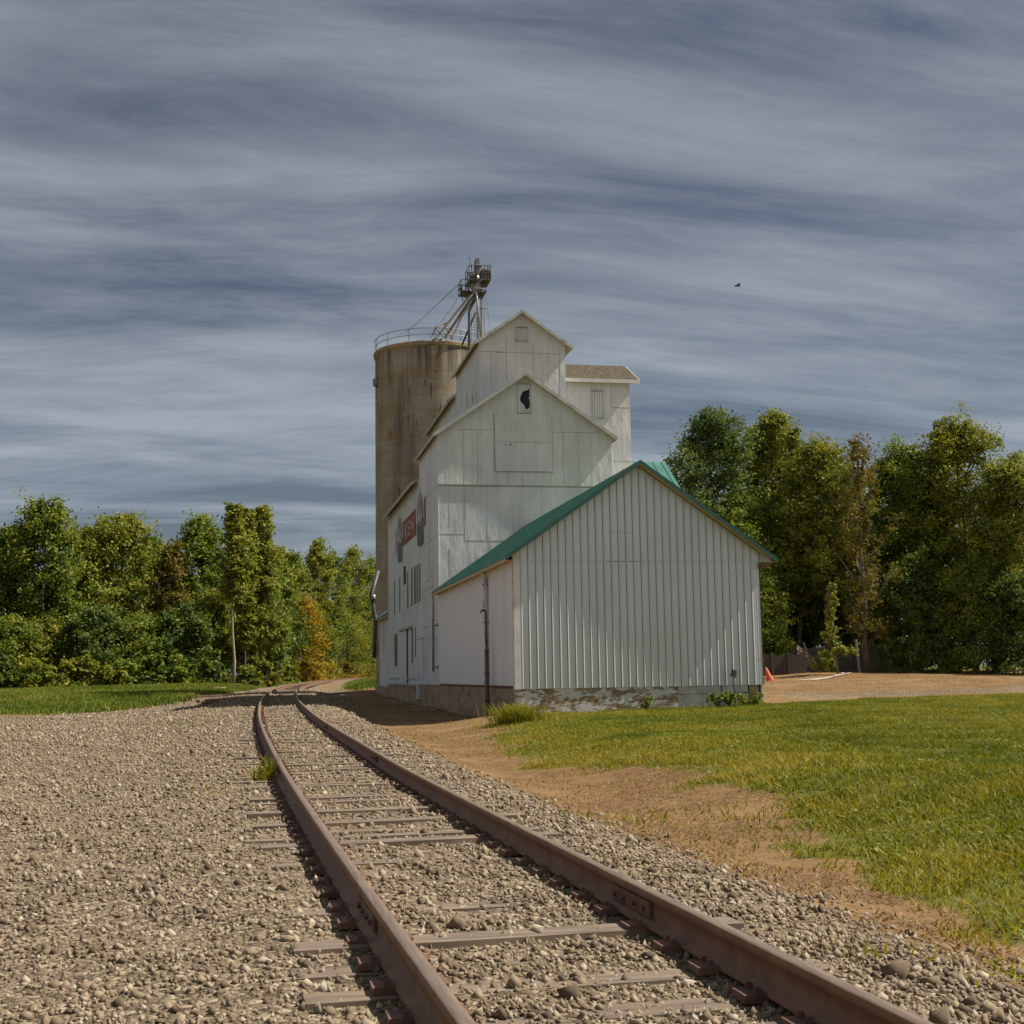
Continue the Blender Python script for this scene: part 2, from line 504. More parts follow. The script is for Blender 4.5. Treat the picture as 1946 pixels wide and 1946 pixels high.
# ------------------------------------------------------------------ terrain
YARD = [(8, 40, 0), (10.4, 52, -.03), (10.3, 58, -.42), (9, 58, -.40), (10.3, 66, -.46), (10.3, 70, -.45), (8, 75, -.36), (10.3, 85, -.42), (10.3, 95, -.22), (10.3, 105, -.08),
        (10.3, 114, 0.0), (6.8, 62, -.28), (16, 52, .06), (21, 52.3, .16), (15, 40, .04), (25, 40, .1), (15, 25, .04), (26, 54, .15), (23, 60, .45), (28, 70, .85), (29, 73, .95), (35, 80, 1.35),
        (31, 86, 1.40), (30, 92, 1.5), (50, 90, 1.6), (50, 60, .9), (60, 40, .5), (40, 25, .2), (12, 20, .02), (8.5, 30, .02), (14, 135, 1.15), (60, 150, 1.65), (100, 60, 1.0)]
CTRL = np.array([hom(*c) for c in YARD] + [
    (-20, 20, .2), (-6, 20, .24), (-4, 8, .22), (-8, 40, .25), (-4, 58, .25), (-8, 60, .2), (-5, 66, .25), (-8, 85, .65), (-9, 105, 1.0), (-12, 120, 1.2), (-25, 120, 1.2), (-25, 90, .7), (-25, 60, .25),
    (3.6, 6, .22), (3.9, 12, .26), (3.8, 20, .28), (3.6, 28, .27), (3.8, 36, .24), (5, 60, .33), (6, 75, .5), (9, 92, .75), (12, 110, .95),
    (0, 150, 1.05), (-40, 150, 1.25), (20, 150, 1.2), (0, 200, 1.25), (40, 200, 1.4), (-60, 200, 1.5), (60, 250, 1.6), (26, 230, 1.3), (40, 290, 1.4), (-100, 60, .6),
    (0, -20, .2), (40, -20, .3), (-40, -20, .1), (0, 400, 1.5), (-200, 300, 1.6), (200, 300, 1.8), (-400, 900, 1.6), (400, 900, 1.8), (0, 1500, 1.7)])
RAIL_Y = np.array([-10, 5, 17, 23, 35, 44, 68, 110, 160, 230, 320])
RAIL_Z = np.array([.37, .39, .43, .49, .555, .63, .76, 1.0, 1.2, 1.36, 1.46])


def track_x(y):  # centre line
    y = np.asarray(y, float)
    return 1.58 - 0.753 + (y - 40.0) ** 2 / 1900.0


def tie_z(y):
    return np.interp(y, RAIL_Y, RAIL_Z) - 0.175


def field(x, y):
    x = np.asarray(x, float); y = np.asarray(y, float)
    num = np.zeros_like(x); den = np.zeros_like(x)
    for cx, cy, cz in CTRL:
        w = 1.0 / ((x - cx) ** 2 + (y - cy) ** 2 + 1.5) ** 1.6
        num += w * cz; den += w
    return num / den


def gz(x, y):
    x = np.asarray(x, float); y = np.asarray(y, float)
    f = field(x, y)
    u = x - track_x(y)
    near = 1 - sstep(2.2, 6.0, np.abs(u))
    near = near * (y < 330)
    f = f * (1 - near) + np.minimum(f, tie_z(y) - 0.16) * near
    amp = np.where(np.hypot(x, y) < 90, 1.0, 0.4)
    return f + amp * ((vnoise(x * .35 + 9, y * .35) - .5) * .10 + (vnoise(x * 1.7, y * 1.7 + 5) - .5) * .035)


def bed_z(x, y):
    u = np.asarray(x, float) - track_x(y)
    t = np.where(u < 0, sstep(1.5, 5.6, -u), sstep(1.45, 3.3, u))
    top = tie_z(y) - 0.030 + (vnoise(np.asarray(x) * 2.3, np.asarray(y) * 2.3) - .5) * .045
    return top * (1 - t) + (gz(x, y) - 0.05) * t


def surf(x, y):
    u = np.asarray(x, float) - track_x(y)
    return np.where((u > -5.6) & (u < 3.3), np.maximum(bed_z(x, y), gz(x, y)), gz(x, y))


def gzo(x, y):   # ground height in the drafting scale of the buildings
    return (float(gz(x * K, y * K)) - 1.6) / K + 1.6


def lawn_edge(y):   # lawn lies to the right of this x
    return np.interp(y, [0, 6, 10, 13, 16.5, 18.5, 22.8, 29, 33, 36], [3.3, 3.8, 4.5, 5.2, 5.35, 4.9, 4.45, 5.2, 6.1, 6.7])


def lawn_mask(x, y):
    e = lawn_edge(y) + (vnoise(x * .8 + 3, y * .8) - .5) * 1.3 + (vnoise(x * 3.1, y * 3.1 + 4) - .5) * 1.1 + (vnoise(x * 8, y * 8) - .5) * .6
    back = np.interp(x, [6.5, 8.5, 14.6, 16, 18.5, 24, 40], [35.9, 36.0, 36.2, 37.6, 38.1, 38.4, 39]) + (vnoise(x * .9, y * .25) - .5) * .6
    bare = sstep(.80, .92, vnoise(x * .75 + 31, y * .75 + 12)) * .35
    return sstep(-.7, .7, x - e) * sstep(-.3, .3, back - y) * (1 - bare)


def meadow_mask(x, y):
    u = x - track_x(y)
    lim = np.interp(y, [0, 58, 65, 80, 95, 130, 330], [-8.5, -7.6, -6.4, -4.6, -3.4, -3.2, -3.2])
    m = sstep(-.5, .5, lim + (vnoise(x * .6, y * .6) - .5) * 1.2 - u) * sstep(56, 64, y + (vnoise(x * .4, y * .4 + 9) - .5) * 7)
    r = sstep(84, 92, y) * sstep(3.6, 4.6, u)
    r1 = sstep(112, 122, y) * sstep(3.6, 4.6, np.abs(u))
    r2 = sstep(18.5, 21, x) * sstep(53.5, 58, y)
    r3 = sstep(0, 4, x - 42)
    return np.maximum(np.maximum(m, np.maximum(r, r1)), np.maximum(r2, r3) * .8)


def gravel_mask(x, y):
    u = x - track_x(y)
    l = np.interp(y, [0, 45, 60, 80, 100], [14, 12, 9, 5.0, 3.6])
    g = sstep(-.8, .8, l - (-u)) * (u < 0) + sstep(-.7, .7, np.interp(y, [0, 8, 16, 30, 50, 80, 100], [2.1, 1.9, 1.65, 1.8, 2.8, 4.0, 3.4]) - u) * (u >= 0)
    road = sstep(15.5, 17, x) * sstep(38.6, 39.6, y) * (1 - sstep(42, 44, y)) * .62
    return np.maximum(g * (y < 340), road)


def axis(lo, hi, step, far, grow=1.22):
    a = list(np.arange(lo, hi + 1e-6, step))
    s = step
    while a[-1] < far: s *= grow; a.append(a[-1] + s)
    s = step
    b = []
    v = lo
    while v > -far: s *= grow; v -= s; b.append(v)
    return np.array(b[::-1] + a)


gxs = axis(-14, 36, 0.4, 1800)
gys = axis(2, 62, 0.4, 2600)
gys = gys[gys > -120]
GX, GY = np.meshgrid(gxs, gys)
gx, gy = GX.ravel(), GY.ravel()
gv = np.stack([gx, gy, gz(gx, gy)], 1)
nx, ny = len(gxs), len(gys)
ii = (np.arange(ny - 1)[:, None] * nx + np.arange(nx - 1)[None]).ravel()
ground = np_mesh("ground", gv, np.stack([ii, ii + 1, ii + nx + 1, ii + nx], 1), M["ground"], smooth=True)
for nm, val in (("grass", np.maximum(lawn_mask(gx, gy), meadow_mask(gx, gy))), ("gravel", gravel_mask(gx, gy))):
    a = ground.data.attributes.new(nm, 'FLOAT', 'POINT'); a.data.foreach_set("value", val.astype(np.float32))
tag(ground, "brown dirt yard with grass and gravel around the elevator", "ground", kind="structure")

# gravel track bed
by = np.concatenate([np.arange(-3, 60, 0.3), np.arange(60, 330, 1.5)])
bu = np.concatenate([np.linspace(-5.6, -1.6, 14), np.linspace(-1.4, 1.4, 12), np.linspace(1.6, 3.3, 8)])
BU, BY = np.meshgrid(bu, by)
bx = (track_x(BY) + BU).ravel(); byy = BY.ravel()
bvv = np.stack([bx, byy, bed_z(bx, byy)], 1)
nu = len(bu)
ii = (np.arange(len(by) - 1)[:, None] * nu + np.arange(nu - 1)[None]).ravel()
bed = np_mesh("track_bed", bvv, np.stack([ii, ii + 1, ii + nu + 1, ii + nu], 1), M["ground"], smooth=True)
edge = np.where(BU.ravel() < 0, 1.0, 1.2 - 0.95 * sstep(1.35, 2.3, BU.ravel()))
a = bed.data.attributes.new("gravel", 'FLOAT', 'POINT'); a.data.foreach_set("value", edge.astype(np.float32))
a = bed.data.attributes.new("grass", 'FLOAT', 'POINT'); a.data.foreach_set("value", np.zeros(len(bvv), np.float32))
tag(bed, "grey tan gravel bed under the curving railway track", "track bed", kind="structure")


# ------------------------------------------------------------------ loose stones
def make_stones(n, seed):
    r = np.random.default_rng(seed)
    # distance distribution: dense near, thin far
    y = 4.0 + 90 * r.random(n * 3) ** 2.3
    x = track_x(y) + np.where(r.random(n * 3) < .25, r.normal(1.6, 1.2, n * 3), r.uniform(-10, 2.6, n * 3))
    # keep what the camera's side of the yard can see
    k = (x / y > -0.30) & (x / y < 0.75) & (r.random(n * 3) < gravel_mask(x, y)) & ~((np.abs(x - track_x(y)) < 1.45) & (r.random(n * 3) < .12))
    x, y = x[k][:n], y[k][:n]
    n = len(x)
    s = .0070 * np.exp(r.normal(.35, .40, n)) * (1 + .024 * np.minimum(y, 40))
    big = r.random(n) < .03
    s[big] *= 1.5
    z = surf(x, y) + s * .15
    octa = np.array([(1, 0, 0), (-1, 0, 0), (0, 1, 0), (0, -1, 0), (0, 0, 1), (0, 0, -1)], float) * 1.25
    jit = octa[None] * r.uniform(.55, 1.15, (n, 6, 1)) + r.normal(0, .22, (n, 6, 3))
    jit *= (s[:, None] * r.uniform(.6, 1.35, (n, 3)))[:, None, :]
    a = r.uniform(0, 2 * np.pi, n); ca, sa = np.cos(a), np.sin(a)
    b = r.uniform(-.6, .6, n); cb, sb = np.cos(b), np.sin(b)
    X = jit[..., 0] * ca[:, None] - jit[..., 1] * sa[:, None]
    Y = jit[..., 0] * sa[:, None] + jit[..., 1] * ca[:, None]
    Z = jit[..., 2]
    Y2 = Y * cb[:, None] - Z * sb[:, None]; Z2 = Y * sb[:, None] + Z * cb[:, None]
    V = np.stack([X + x[:, None], Y2 + y[:, None], Z2 + z[:, None]], 2).reshape(-1, 3)
    q = np.array([(0, 2, 4), (2, 1, 4), (1, 3, 4), (3, 0, 4), (2, 0, 5), (1, 2, 5), (3, 1, 5), (0, 3, 5)])
    Q = (q[None] + (np.arange(n) * 6)[:, None, None]).reshape(-1, 3)
    return V, Q, np.repeat(r.random(n), 6)


V, Q, T = make_stones(170000, 5)
o = np_mesh("gravel", V, Q, M["stone"], tint=T)
tag(o, "loose tan and grey ballast stones scattered over the track bed", "gravel", kind="stuff")


# ------------------------------------------------------------------ grass
def blades(xy, h, w, seed, lean=.5, z=None):
    r = np.random.default_rng(seed)
    n = len(xy)
    x, y = xy[:, 0], xy[:, 1]
    z = surf(x, y) - .01 if z is None else z
    a = r.uniform(0, 2 * np.pi, n)
    hh = h * r.uniform(.5, 1.35, n)
    lx, ly = r.normal(0, lean, n) * hh, r.normal(0, lean, n) * hh
    ww = w * r.uniform(.6, 1.4, n)
    dx, dy = np.cos(a) * ww / 2, np.sin(a) * ww / 2
    V = np.empty((n, 6, 3))
    V[:, 0] = np.stack([x - dx, y - dy, z], 1); V[:, 1] = np.stack([x + dx, y + dy, z], 1)
    V[:, 2] = np.stack([x + dx * .8 + lx * .4, y + dy * .8 + ly * .4, z + hh * .6], 1)
    V[:, 3] = np.stack([x - dx * .8 + lx * .4, y - dy * .8 + ly * .4, z + hh * .6], 1)
    V[:, 4] = np.stack([x + lx + dx * .15, y + ly + dy * .15, z + hh], 1)
    V[:, 5] = np.stack([x + lx - dx * .15, y + ly - dy * .15, z + hh], 1)
    b = (np.arange(n) * 6)[:, None]
    Q = np.concatenate([b + np.array([0, 1, 2, 3]), b + np.array([3, 2, 4, 5])])
    return V.reshape(-1, 3), Q


def frustum(r, n, y0, y1, pw, xmin=-.30, xmax=.68):
    y = y0 + (y1 - y0) * r.random(n) ** pw
    return np.stack([y * r.uniform(xmin, xmax, n), y], 1)


r_ = np.random.default_rng(21)
P = frustum(r_, 900000, 5, 40, .75, .10, .70)
dens = lawn_mask(P[:, 0], P[:, 1])
patch = sstep(.25, .6, vnoise(P[:, 0] * 1.1 + 50, P[:, 1] * 1.1)) * .6 + .4
P = P[r_.random(len(P)) < dens * dens * patch * .62]
hh_ = .045 + .05 * vnoise(P[:, 0] * 1.4 + 8, P[:, 1] * 1.4) ** 2
Vg, Qg = blades(P, hh_, .013, 3, .6)
tn = np.clip(.40 + (vnoise(P[:, 0] * .45, P[:, 1] * .45) - .5) * .7 + (vnoise(P[:, 0] * 2.2, P[:, 1] * 2.2) - .5) * .6 + r_.normal(0, .2, len(P)) + .25 * (1 - sstep(0, 2.5, P[:, 0] - lawn_edge(P[:, 1]))), 0, 1)
o = np_mesh("lawn_grass", Vg, Qg, M["grass"], tint=np.repeat(tn, 6))
tag(o, "sunlit yellow green mown grass in front of the ribbed metal shed", "grass", kind="stuff")

P = frustum(r_, 520000, 52, 150, .7, -.32, .14)
P = P[r_.random(len(P)) < meadow_mask(P[:, 0], P[:, 1])]
Vg, Qg = blades(P, .24, .05, 4, .35)
tn = np.clip(.35 + (vnoise(P[:, 0] * .25, P[:, 1] * .25) - .5) * .7 + r_.normal(0, .15, len(P)), 0, 1)
fl = r_.random(len(P)) < .012
tn[fl] = 1.0
o = np_mesh("meadow_grass", Vg, Qg, M["meadow"], tint=np.repeat(tn, 6))
tag(o, "taller green grass between the gravel and the woods", "grass", kind="stuff")

# sparse weeds poking through the dirt and the gravel
P = frustum(r_, 70000, 5, 60, .8, -.30, .45)
pw = vnoise(P[:, 0] * .55 + 7, P[:, 1] * .55 + 2)
P = P[(pw > .80) & (r_.random(len(P)) < .25) & (np.abs(P[:, 0] - track_x(P[:, 1])) > 1.6)
      & ~((P[:, 0] > 6.9) & (P[:, 1] > 36))]
Vg, Qg = blades(P, .10, .02, 6, .6)
o = np_mesh("scattered_weeds", Vg, Qg, M["grass"], tint=np.repeat(np.clip(r_.normal(.6, .2, len(P)), 0, 1), 6))
tag(o, "thin tufts of weeds coming through dirt and gravel", "weeds", kind="stuff")

# dry straw and clippings on the bare dirt, and the clover in the lawn
P = frustum(r_, 260000, 6, 60, .9, .0, .62)
u_ = P[:, 0] - track_x(P[:, 1])
keep = (u_ > 2.0) & (lawn_mask(P[:, 0], P[:, 1]) < .7) & ~((P[:, 0] > 6.9) & (P[:, 1] > 36) & (P[:, 0] < 15)) & (vnoise(P[:, 0] * .9, P[:, 1] * 1.3) > .35)
P = P[keep][:60000]
Vg, Qg = blades(P, .035, .012, 8, 1.6)
o = np_mesh("dry_straw", Vg, Qg, M["straw_dry"], tint=np.repeat(np.clip(r_.normal(.5, .25, len(P)), 0, 1), 6))
tag(o, "dry straw and clippings strewn over the brown dirt", "straw", kind="stuff")
P = frustum(r_, 60000, 5, 36, .8, .12, .70)
P = P[(lawn_mask(P[:, 0], P[:, 1]) > .6) & (vnoise(P[:, 0] * 1.7 + 3, P[:, 1] * 1.7) > .66)]
cv = np.stack([P[:, 0], P[:, 1], surf(P[:, 0], P[:, 1]) + r_.uniform(.02, .06, len(P))], 1)
nn_ = len(cv)
aa_ = r_.uniform(0, 2 * np.pi, nn_); ss_ = r_.uniform(.012, .026, nn_)
ex_ = np.stack([np.cos(aa_) * ss_, np.sin(aa_) * ss_, r_.normal(0, .006, nn_)], 1); ey_ = np.stack([-np.sin(aa_) * ss_, np.cos(aa_) * ss_, r_.normal(0, .006, nn_)], 1)
V = np.stack([cv - ex_, cv - ey_, cv + ex_, cv + ey_], 1).reshape(-1, 3)
o = np_mesh("clover", V, (np.arange(nn_) * 4)[:, None] + np.arange(4), M["meadow"], tint=np.repeat(np.clip(r_.normal(.4, .2, nn_), 0, 1), 4))
tag(o, "patches of low clover leaves mixed into the lawn", "clover", kind="stuff")

# ------------------------------------------------------------------ railway track
trk = thing("railway_track", (0.0, 0.0, 0.0), "rusty two-rail railway track curving away behind the elevator", "railway track")
ry = np.concatenate([np.arange(-2.5, 80, 0.8), np.arange(80, 320, 3)])
prof = [(-.07, 0), (-.07, .015), (-.012, .03), (-.012, .125), (-.036, .135), (-.036, .17), (-.026, .178), (.026, .178), (.036, .17), (.036, .135), (.012, .125), (.012, .03), (.07, .015), (.07, 0)]
for side in (-.7525, .7525):
    tx = np.gradient(track_x(ry), ry)
    nl = np.hypot(1, tx)
    cx = track_x(ry) + side / nl; cy = ry - side * tx / nl
    V = np.concatenate([np.stack([cx + pu / nl, cy - pu * tx / nl, tie_z(ry) + pz], 1)[:, None] for pu, pz in prof], 1)
    k = len(prof)
    b = (np.arange(len(ry) - 1) * k)[:, None]
    Q = np.concatenate([np.stack([b[:, 0] + j, b[:, 0] + j + 1, b[:, 0] + k + j + 1, b[:, 0] + k + j], 1) for j in range(k - 1)])
    rl = np_mesh("rail", V.reshape(-1, 3), Q, M["rail"], trk)
    rl.data.materials.append(M["rail_top"])
    mi = np.zeros(len(Q), np.int32); nseg = len(ry) - 1
    mi[6 * nseg:7 * nseg] = 1
    rl.data.polygons.foreach_set("material_index", mi)
    for yj in (7.4, 19.3 + side, 31.0):
        sx_ = (float(track_x(yj + .1)) - float(track_x(yj - .1))) / .2
        c0 = np.array([float(track_x(yj)) + side, yj, float(tie_z(yj))])
        mb = MB()
        for sd_ in (-1, 1):
            p = []
            for zz in (.04, .125):
                for a_, l_ in ((.016, -.34), (.034, -.34), (.034, .34), (.016, .34)):
                    p.append(c0 + np.array([sd_ * a_ + sx_ * l_, l_, zz]))
            mb.hexa(p)
            for l_ in (-.26, -.09, .09, .26):
                mb.tube([c0 + np.array([sd_ * .034 + sx_ * l_, l_, .08]), c0 + np.array([sd_ * .052 + sx_ * l_, l_, .08])], .016, 6)
        mb.build("joint_bar", M["rust"], rl)


def tie_geo(mb, y):
    rr = random.random
    s = (float(track_x(y + .1)) - float(track_x(y - .1))) / .2 + random.uniform(-.025, .025)
    d = np.array([1, -s, 0]) / math.hypot(1, s); t = np.array([s, 1, 0]) / math.hypot(1, s)
    c = np.array([float(track_x(y)) + random.uniform(-.06, .06), y, float(tie_z(y))])
    L = 1.3 + random.uniform(-.07, .10); w = .11 + random.uniform(-.012, .012); top = random.choice((-.036, -.030, -.024, -.018, -.012, -.006)) + random.uniform(-.006, .006)
    til = random.uniform(-.012, .012)
    pts = []
    for zz in (-.18, top):
        for a, b in ((-1, -1), (1, -1), (1, 1), (-1, 1)):
            ch = 0.012 if zz > -.1 else 0
            pts.append(c + d * (a * (L - ch)) + t * (b * (w - ch)) + np.array([0, 0, zz + a * til * (zz > -.1)]))
    mb.hexa(pts)


y = 3.4
for i in range(96):
    mb = MB(); tie_geo(mb, y); nf_ = len(mb.f)
    for sd_ in (-.7525, .7525):
        xc_ = float(track_x(y)) + sd_; zc_ = float(tie_z(y))
        mb.box(xc_ - .17, xc_ + .17, y - .075, y + .075, zc_ - .02, zc_ + .016)
        for a_, b_ in ((-.10, -.045), (.10, .045), (-.10, .05), (.10, -.05)):
            mb.box(xc_ + a_ - .014, xc_ + a_ + .014, y + b_ - .012, y + b_ + .012, zc_, zc_ + .040)
    o = mb.build("railroad_tie", M["tie"], trk); o.data.materials.append(M["rust"])
    o.data.polygons.foreach_set("material_index", np.array([0] * nf_ + [1] * (len(mb.f) - nf_), np.int32))
    y += .52 + random.uniform(-.04, .04)
mb = MB()
while y < 150:
    tie_geo(mb, y); y += .55
o = mb.build("railroad_tie", M["tie"], trk); o["kind"] = "stuff"

# ------------------------------------------------------------------ metal shed
SX0, SX1, SY0, SY1 = 10.32, 21.04, 52.43, 75.1
PK, PKZ, SL = 15.78, 10.42, 0.695
shed = thing("metal_shed", (15.7, 52.43, 0.0), "white ribbed metal shed with a green metal roof nearest the camera", "shed")


def rake(x): return PKZ - .17 - abs(x - PK) * SL


mb = MB()
xs = np.linspace(SX0 + .34, SX1 - .02, 33)
cols = [SX0] + list(xs) + [SX1]
cols = sorted(cols + [PK])
for a, b in zip(cols[:-1], cols[1:]):
    mb.extrude([(a, SY0, .97), (b, SY0, .97), (b, SY0, rake(b)), (a, SY0, rake(a))], (0, .06, 0))
for x in xs[:-1]:
    zt = rake(x) - .02
    p = [(x - .032, SY0, .97), (x - .020, SY0 - .036, .97), (x + .006, SY0 - .036, .97), (x + .046, SY0, .97)]
    b = len(mb.v)
    mb.v += [tuple(q) for q in p] + [(q[0], q[1], zt - SL * 0) for q in p]
    for j in range(3): mb.f.append((b + j, b + j + 1, b + 5 + j, b + 4 + j))
    mb.f.append((b + 0, b + 1, b + 2, b + 3))
for x in (xs[:-1] + xs[1:]) / 2:   # low stiffening ribs between the main ribs
    for dx in (-.055, .055):
        zt = rake(x + dx) - .02
        p = [(x + dx - .016, SY0, .97), (x + dx, SY0 - .006, .97), (x + dx + .016, SY0, .97)]
        b = len(mb.v)
        mb.v += [tuple(q) for q in p] + [(q[0], q[1], zt) for q in p]
        mb.f.append((b, b + 1, b + 4, b + 3)); mb.f.append((b + 1, b + 2, b + 5, b + 4))
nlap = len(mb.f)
for x in xs[:-1]:   # dark lap strip painting the shadow gap at the foot of every rib
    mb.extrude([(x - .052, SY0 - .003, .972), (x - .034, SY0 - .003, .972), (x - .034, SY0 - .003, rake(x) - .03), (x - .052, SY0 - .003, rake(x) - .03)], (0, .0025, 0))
fw_ = mb.build("front_wall", M["panel"], shed)
fw_.data.materials.append(M["lap_shade"])
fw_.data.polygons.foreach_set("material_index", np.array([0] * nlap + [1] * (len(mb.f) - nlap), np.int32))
mb = MB()
mb.box(SX0 + .36, SX1 - .05, SY0 - .004, SY0 - .001, 6.185, 6.20)
mb.box(14.45, 15.5, SY0 - .004, SY0 - .001, 7.395, 7.41)
mb.box(14.3, 15.95, SY0 - .006, SY0 - .002, 6.183, 6.215)
mb.box(20.70, SX1, SY0 - .005, SY0 - .001, 2.03, 2.05)
mb.build("panel_seam", M["seam"], fw_)
mb = MB()
mb.extrude([(SX0 - .02, SY0 - .032, .96), (SX0 + .30, SY0 - .032, .96), (SX0 + .30, SY0 - .032, rake(SX0 + .30) - .01), (SX0 - .02, SY0 - .032, rake(SX0 - .02) - .01)], (0, .031, 0))
mb.box(SX0 - .03, SX0 - .001, SY0 - .032, SY0 + .16, .96, rake(SX0) - .06)
mb.build("corner_trim", M["white_trim"], shed)
mb = MB(); mb.box(SX1 + .002, SX1 + .03, SY0 - .01, SY0 + .09, .97, rake(SX1) - .03)
mb.build("corner_trim", M["redwood"], shed, label="red brown corner edge")
mb = MB(); mb.box(SX0, SX0 + .06, SY0 + .07, 57.55, 1.10, rake(SX0) - .02)
mb.build("side_wall", M["corrugated"], shed)
mb = MB(); mb.box(SX0 - .002, SX0 + .06, 57.56, SY1, 1.10, rake(SX0) - .02)
mb.build("side_wall", M["brick_metal"], shed, label="side wall of pressed brick-pattern metal")
mb = MB(); mb.box(SX1 - .06, SX1, SY0 + .10, SY1, .3, rake(SX1) - .02)
mb.build("side_wall", M["siding_side"], shed)
# roof: two slopes with standing seams
RY0, RY1 = 52.0, 75.05
for sgn, xe in ((-1, 9.94), (1, 21.74)):
    mb = MB()
    ze = PKZ - abs(xe - PK) * SL
    mb.extrude([(PK, RY0, PKZ), (xe, RY0, ze), (xe, RY0, ze - .09), (PK, RY0, PKZ - .09)], (0, RY1 - RY0, 0))
    yy = RY0 + .3
    while yy < RY1 - .1:
        mb.extrude([(PK, yy, PKZ + .03), (xe, yy, ze + .03), (xe, yy, ze + .002), (PK, yy, PKZ + .002)], (0, .03, 0))
        yy += .45
    rf = mb.build("roof", M["green"], shed)
    mb = MB()   # rake board along the gable, under the roof edge
    mb.extrude([(PK, RY0 - .02, PKZ + .035), (xe, RY0 - .02, ze + .035), (xe, RY0 - .02, ze - .16), (PK, RY0 - .02, PKZ - .16)], (0, .03, 0))
    mb.build("rake_trim", M["green_trim"], rf)
    mb = MB()
    mb.extrude([(PK, RY0 + .03, PKZ - .10), (xe, RY0 + .03, ze - .10), (xe, RY0 + .03, ze - .13), (PK, RY0 + .03, PKZ - .13)], (0, .42, 0))
    mb.build("soffit", M["wood"], rf)
mb = MB(); zl = PKZ - (PK - 9.94) * SL
mb.box(9.95, SX0 - .01, RY0 + .46, RY1, zl - .145, zl - .10)
mb.box(9.93, 9.98, RY0 + 0.02, RY1, zl - .20, zl - .092)
mb.build("eave_soffit", M["wood"], shed)
mb = MB()
zr = PKZ - (21.74 - PK) * SL
mb.extrude([(SX1 + .01, RY0 + .1, zr - .14), (21.70, RY0 + .1, zr - .14), (SX1 + .01, RY0 + .1, zr - .42)], (0, .5, 0))
mb.build("eave_return", M["redwood"], shed)
# foundation
mb = MB(); mb.box(SX0 + .08, 17.24, SY0 + .02, SY0 + .4, -.7, .968)
mb.build("foundation", M["conc_flaked"], shed, label="concrete footing with flaking white paint")
mb = MB()
mb.box(17.25, 20.40, SY0 + .05, SY0 + .4, -.6, .62); mb.box(17.27, 19.16, SY0 + .03, SY0 + .4, .64, .968); mb.box(19.22, 20.36, SY0 + .03, SY0 + .4, .66, .968)
mb.box(17.5, 20.2, SY0 + .06, SY0 + .38, .62, .66)
mb.build("foundation", M["conc_white"], shed, label="whitewashed block footing", bevel=.01)
mb = MB(); mb.box(20.44, 20.86, SY0 + .10, SY0 + .6, -.5, .968)
mb.build("foundation", M["conc_stained"], shed, label="dark stone corner pier")
mb = MB(); mb.box(SX0 + .06, SX0 + .42, SY0 + .41, SY1, -1.0, .99)
mb.build("foundation", M["conc_stained"], shed, label="stained bare concrete footing along the track side")
mb = MB(); mb.box(SX0 + .03, SX0 + .3, 53.1, 74.2, 1.0, 1.095)
mb.build("sill_board", M["redwood"], shed)
# downspout with its straps
mb = MB(); mb.tube([(SX0 - .13, 58.3, 5.98), (SX0 - .13, 58.3, 1.42), (SX0 - .2, 58.1, 1.2)], .10, 10)
mb.tube([(SX0 - .13, 58.3, 6.0), (SX0 - .30, 58.3, 6.22)], .09, 10)
ds = mb.build("downspout", M["rust_white"], shed, smooth=True)
for z in (1.6, 3.9, 5.6):
    mb = MB(); mb.box(SX0 - .25, SX0 + .0, 58.24, 58.36, z, z + .06); mb.build("strap", M["rust"], ds)
for b_ in ((.14, 58.75, 58.98, 4.55, 5.0), (.10, 58.72, 58.95, 3.0, 3.3)):
    mb = MB(); mb.box(SX0 - b_[0], SX0 - .003, *b_[1:]); mb.build("junction_box", M["rust"], shed)

# ------------------------------------------------------------------ grain elevator
EX0 = 10.40
ele = thing("grain_elevator", (15.7, 75.2, 0.0), "tall white wooden grain elevator with stacked gables behind the green-roofed shed", "grain elevator")


def gable(x0, x1, y0, y1, z0, ze, za):
    mb = MB()
    mb.extrude([(x0, y0, z0), (x1, y0, z0), (x1, y0, ze), ((x0 + x1) / 2, y0, za), (x0, y0, ze)], (0, y1 - y0, 0))
    return mb


def gable_roof(name, xc, za, xl, xr, y0, y1, sl, mat, parent, t=.10, trim=True):
    for xe in (xl, xr):
        ze = za - abs(xe - xc) * sl
        mb = MB()
        mb.extrude([(xc, y0, za), (xe, y0, ze), (xe, y0, ze - t), (xc, y0, za - t)], (0, y1 - y0, 0))
        rf = mb.build("roof", mat, parent)
        if trim:
            mb = MB()
            mb.extrude([(xc, y0 - .03, za + .01), (xe, y0 - .03, ze + .01), (xe, y0 - .03, ze - .22), (xc, y0 - .03, za - .22)], (0, .028, 0))
            s = 1 if xe > xc else -1
            mb.extrude([(xe + s * .002, y0 - .03, ze + .01), (xe + s * .03, y0 - .03, ze + .01), (xe + s * .03, y0 - .03, ze - .2), (xe + s * .002, y0 - .03, ze - .2)], (0, y1 - y0 + .03, 0))
            mb.build("fascia", M["trim"], rf)
            mb = MB()
            mb.extrude([(xc, y0, za - t - .003), (xe, y0, ze - t - .003), (xe, y0, ze - t - .03), (xc, y0, za - t - .03)], (0, .5, 0))
            mb.extrude([(xe, y0 + .5, ze - t - .003), (xe - s * .42, y0 + .5, ze - t - .003 + .42 * sl), (xe - s * .42, y0 + .5, ze - t - .03 + .42 * sl), (xe, y0 + .5, ze - t - .03)], (0, y1 - y0 - .5, 0))
            mb.build("soffit", M["wood"], rf)


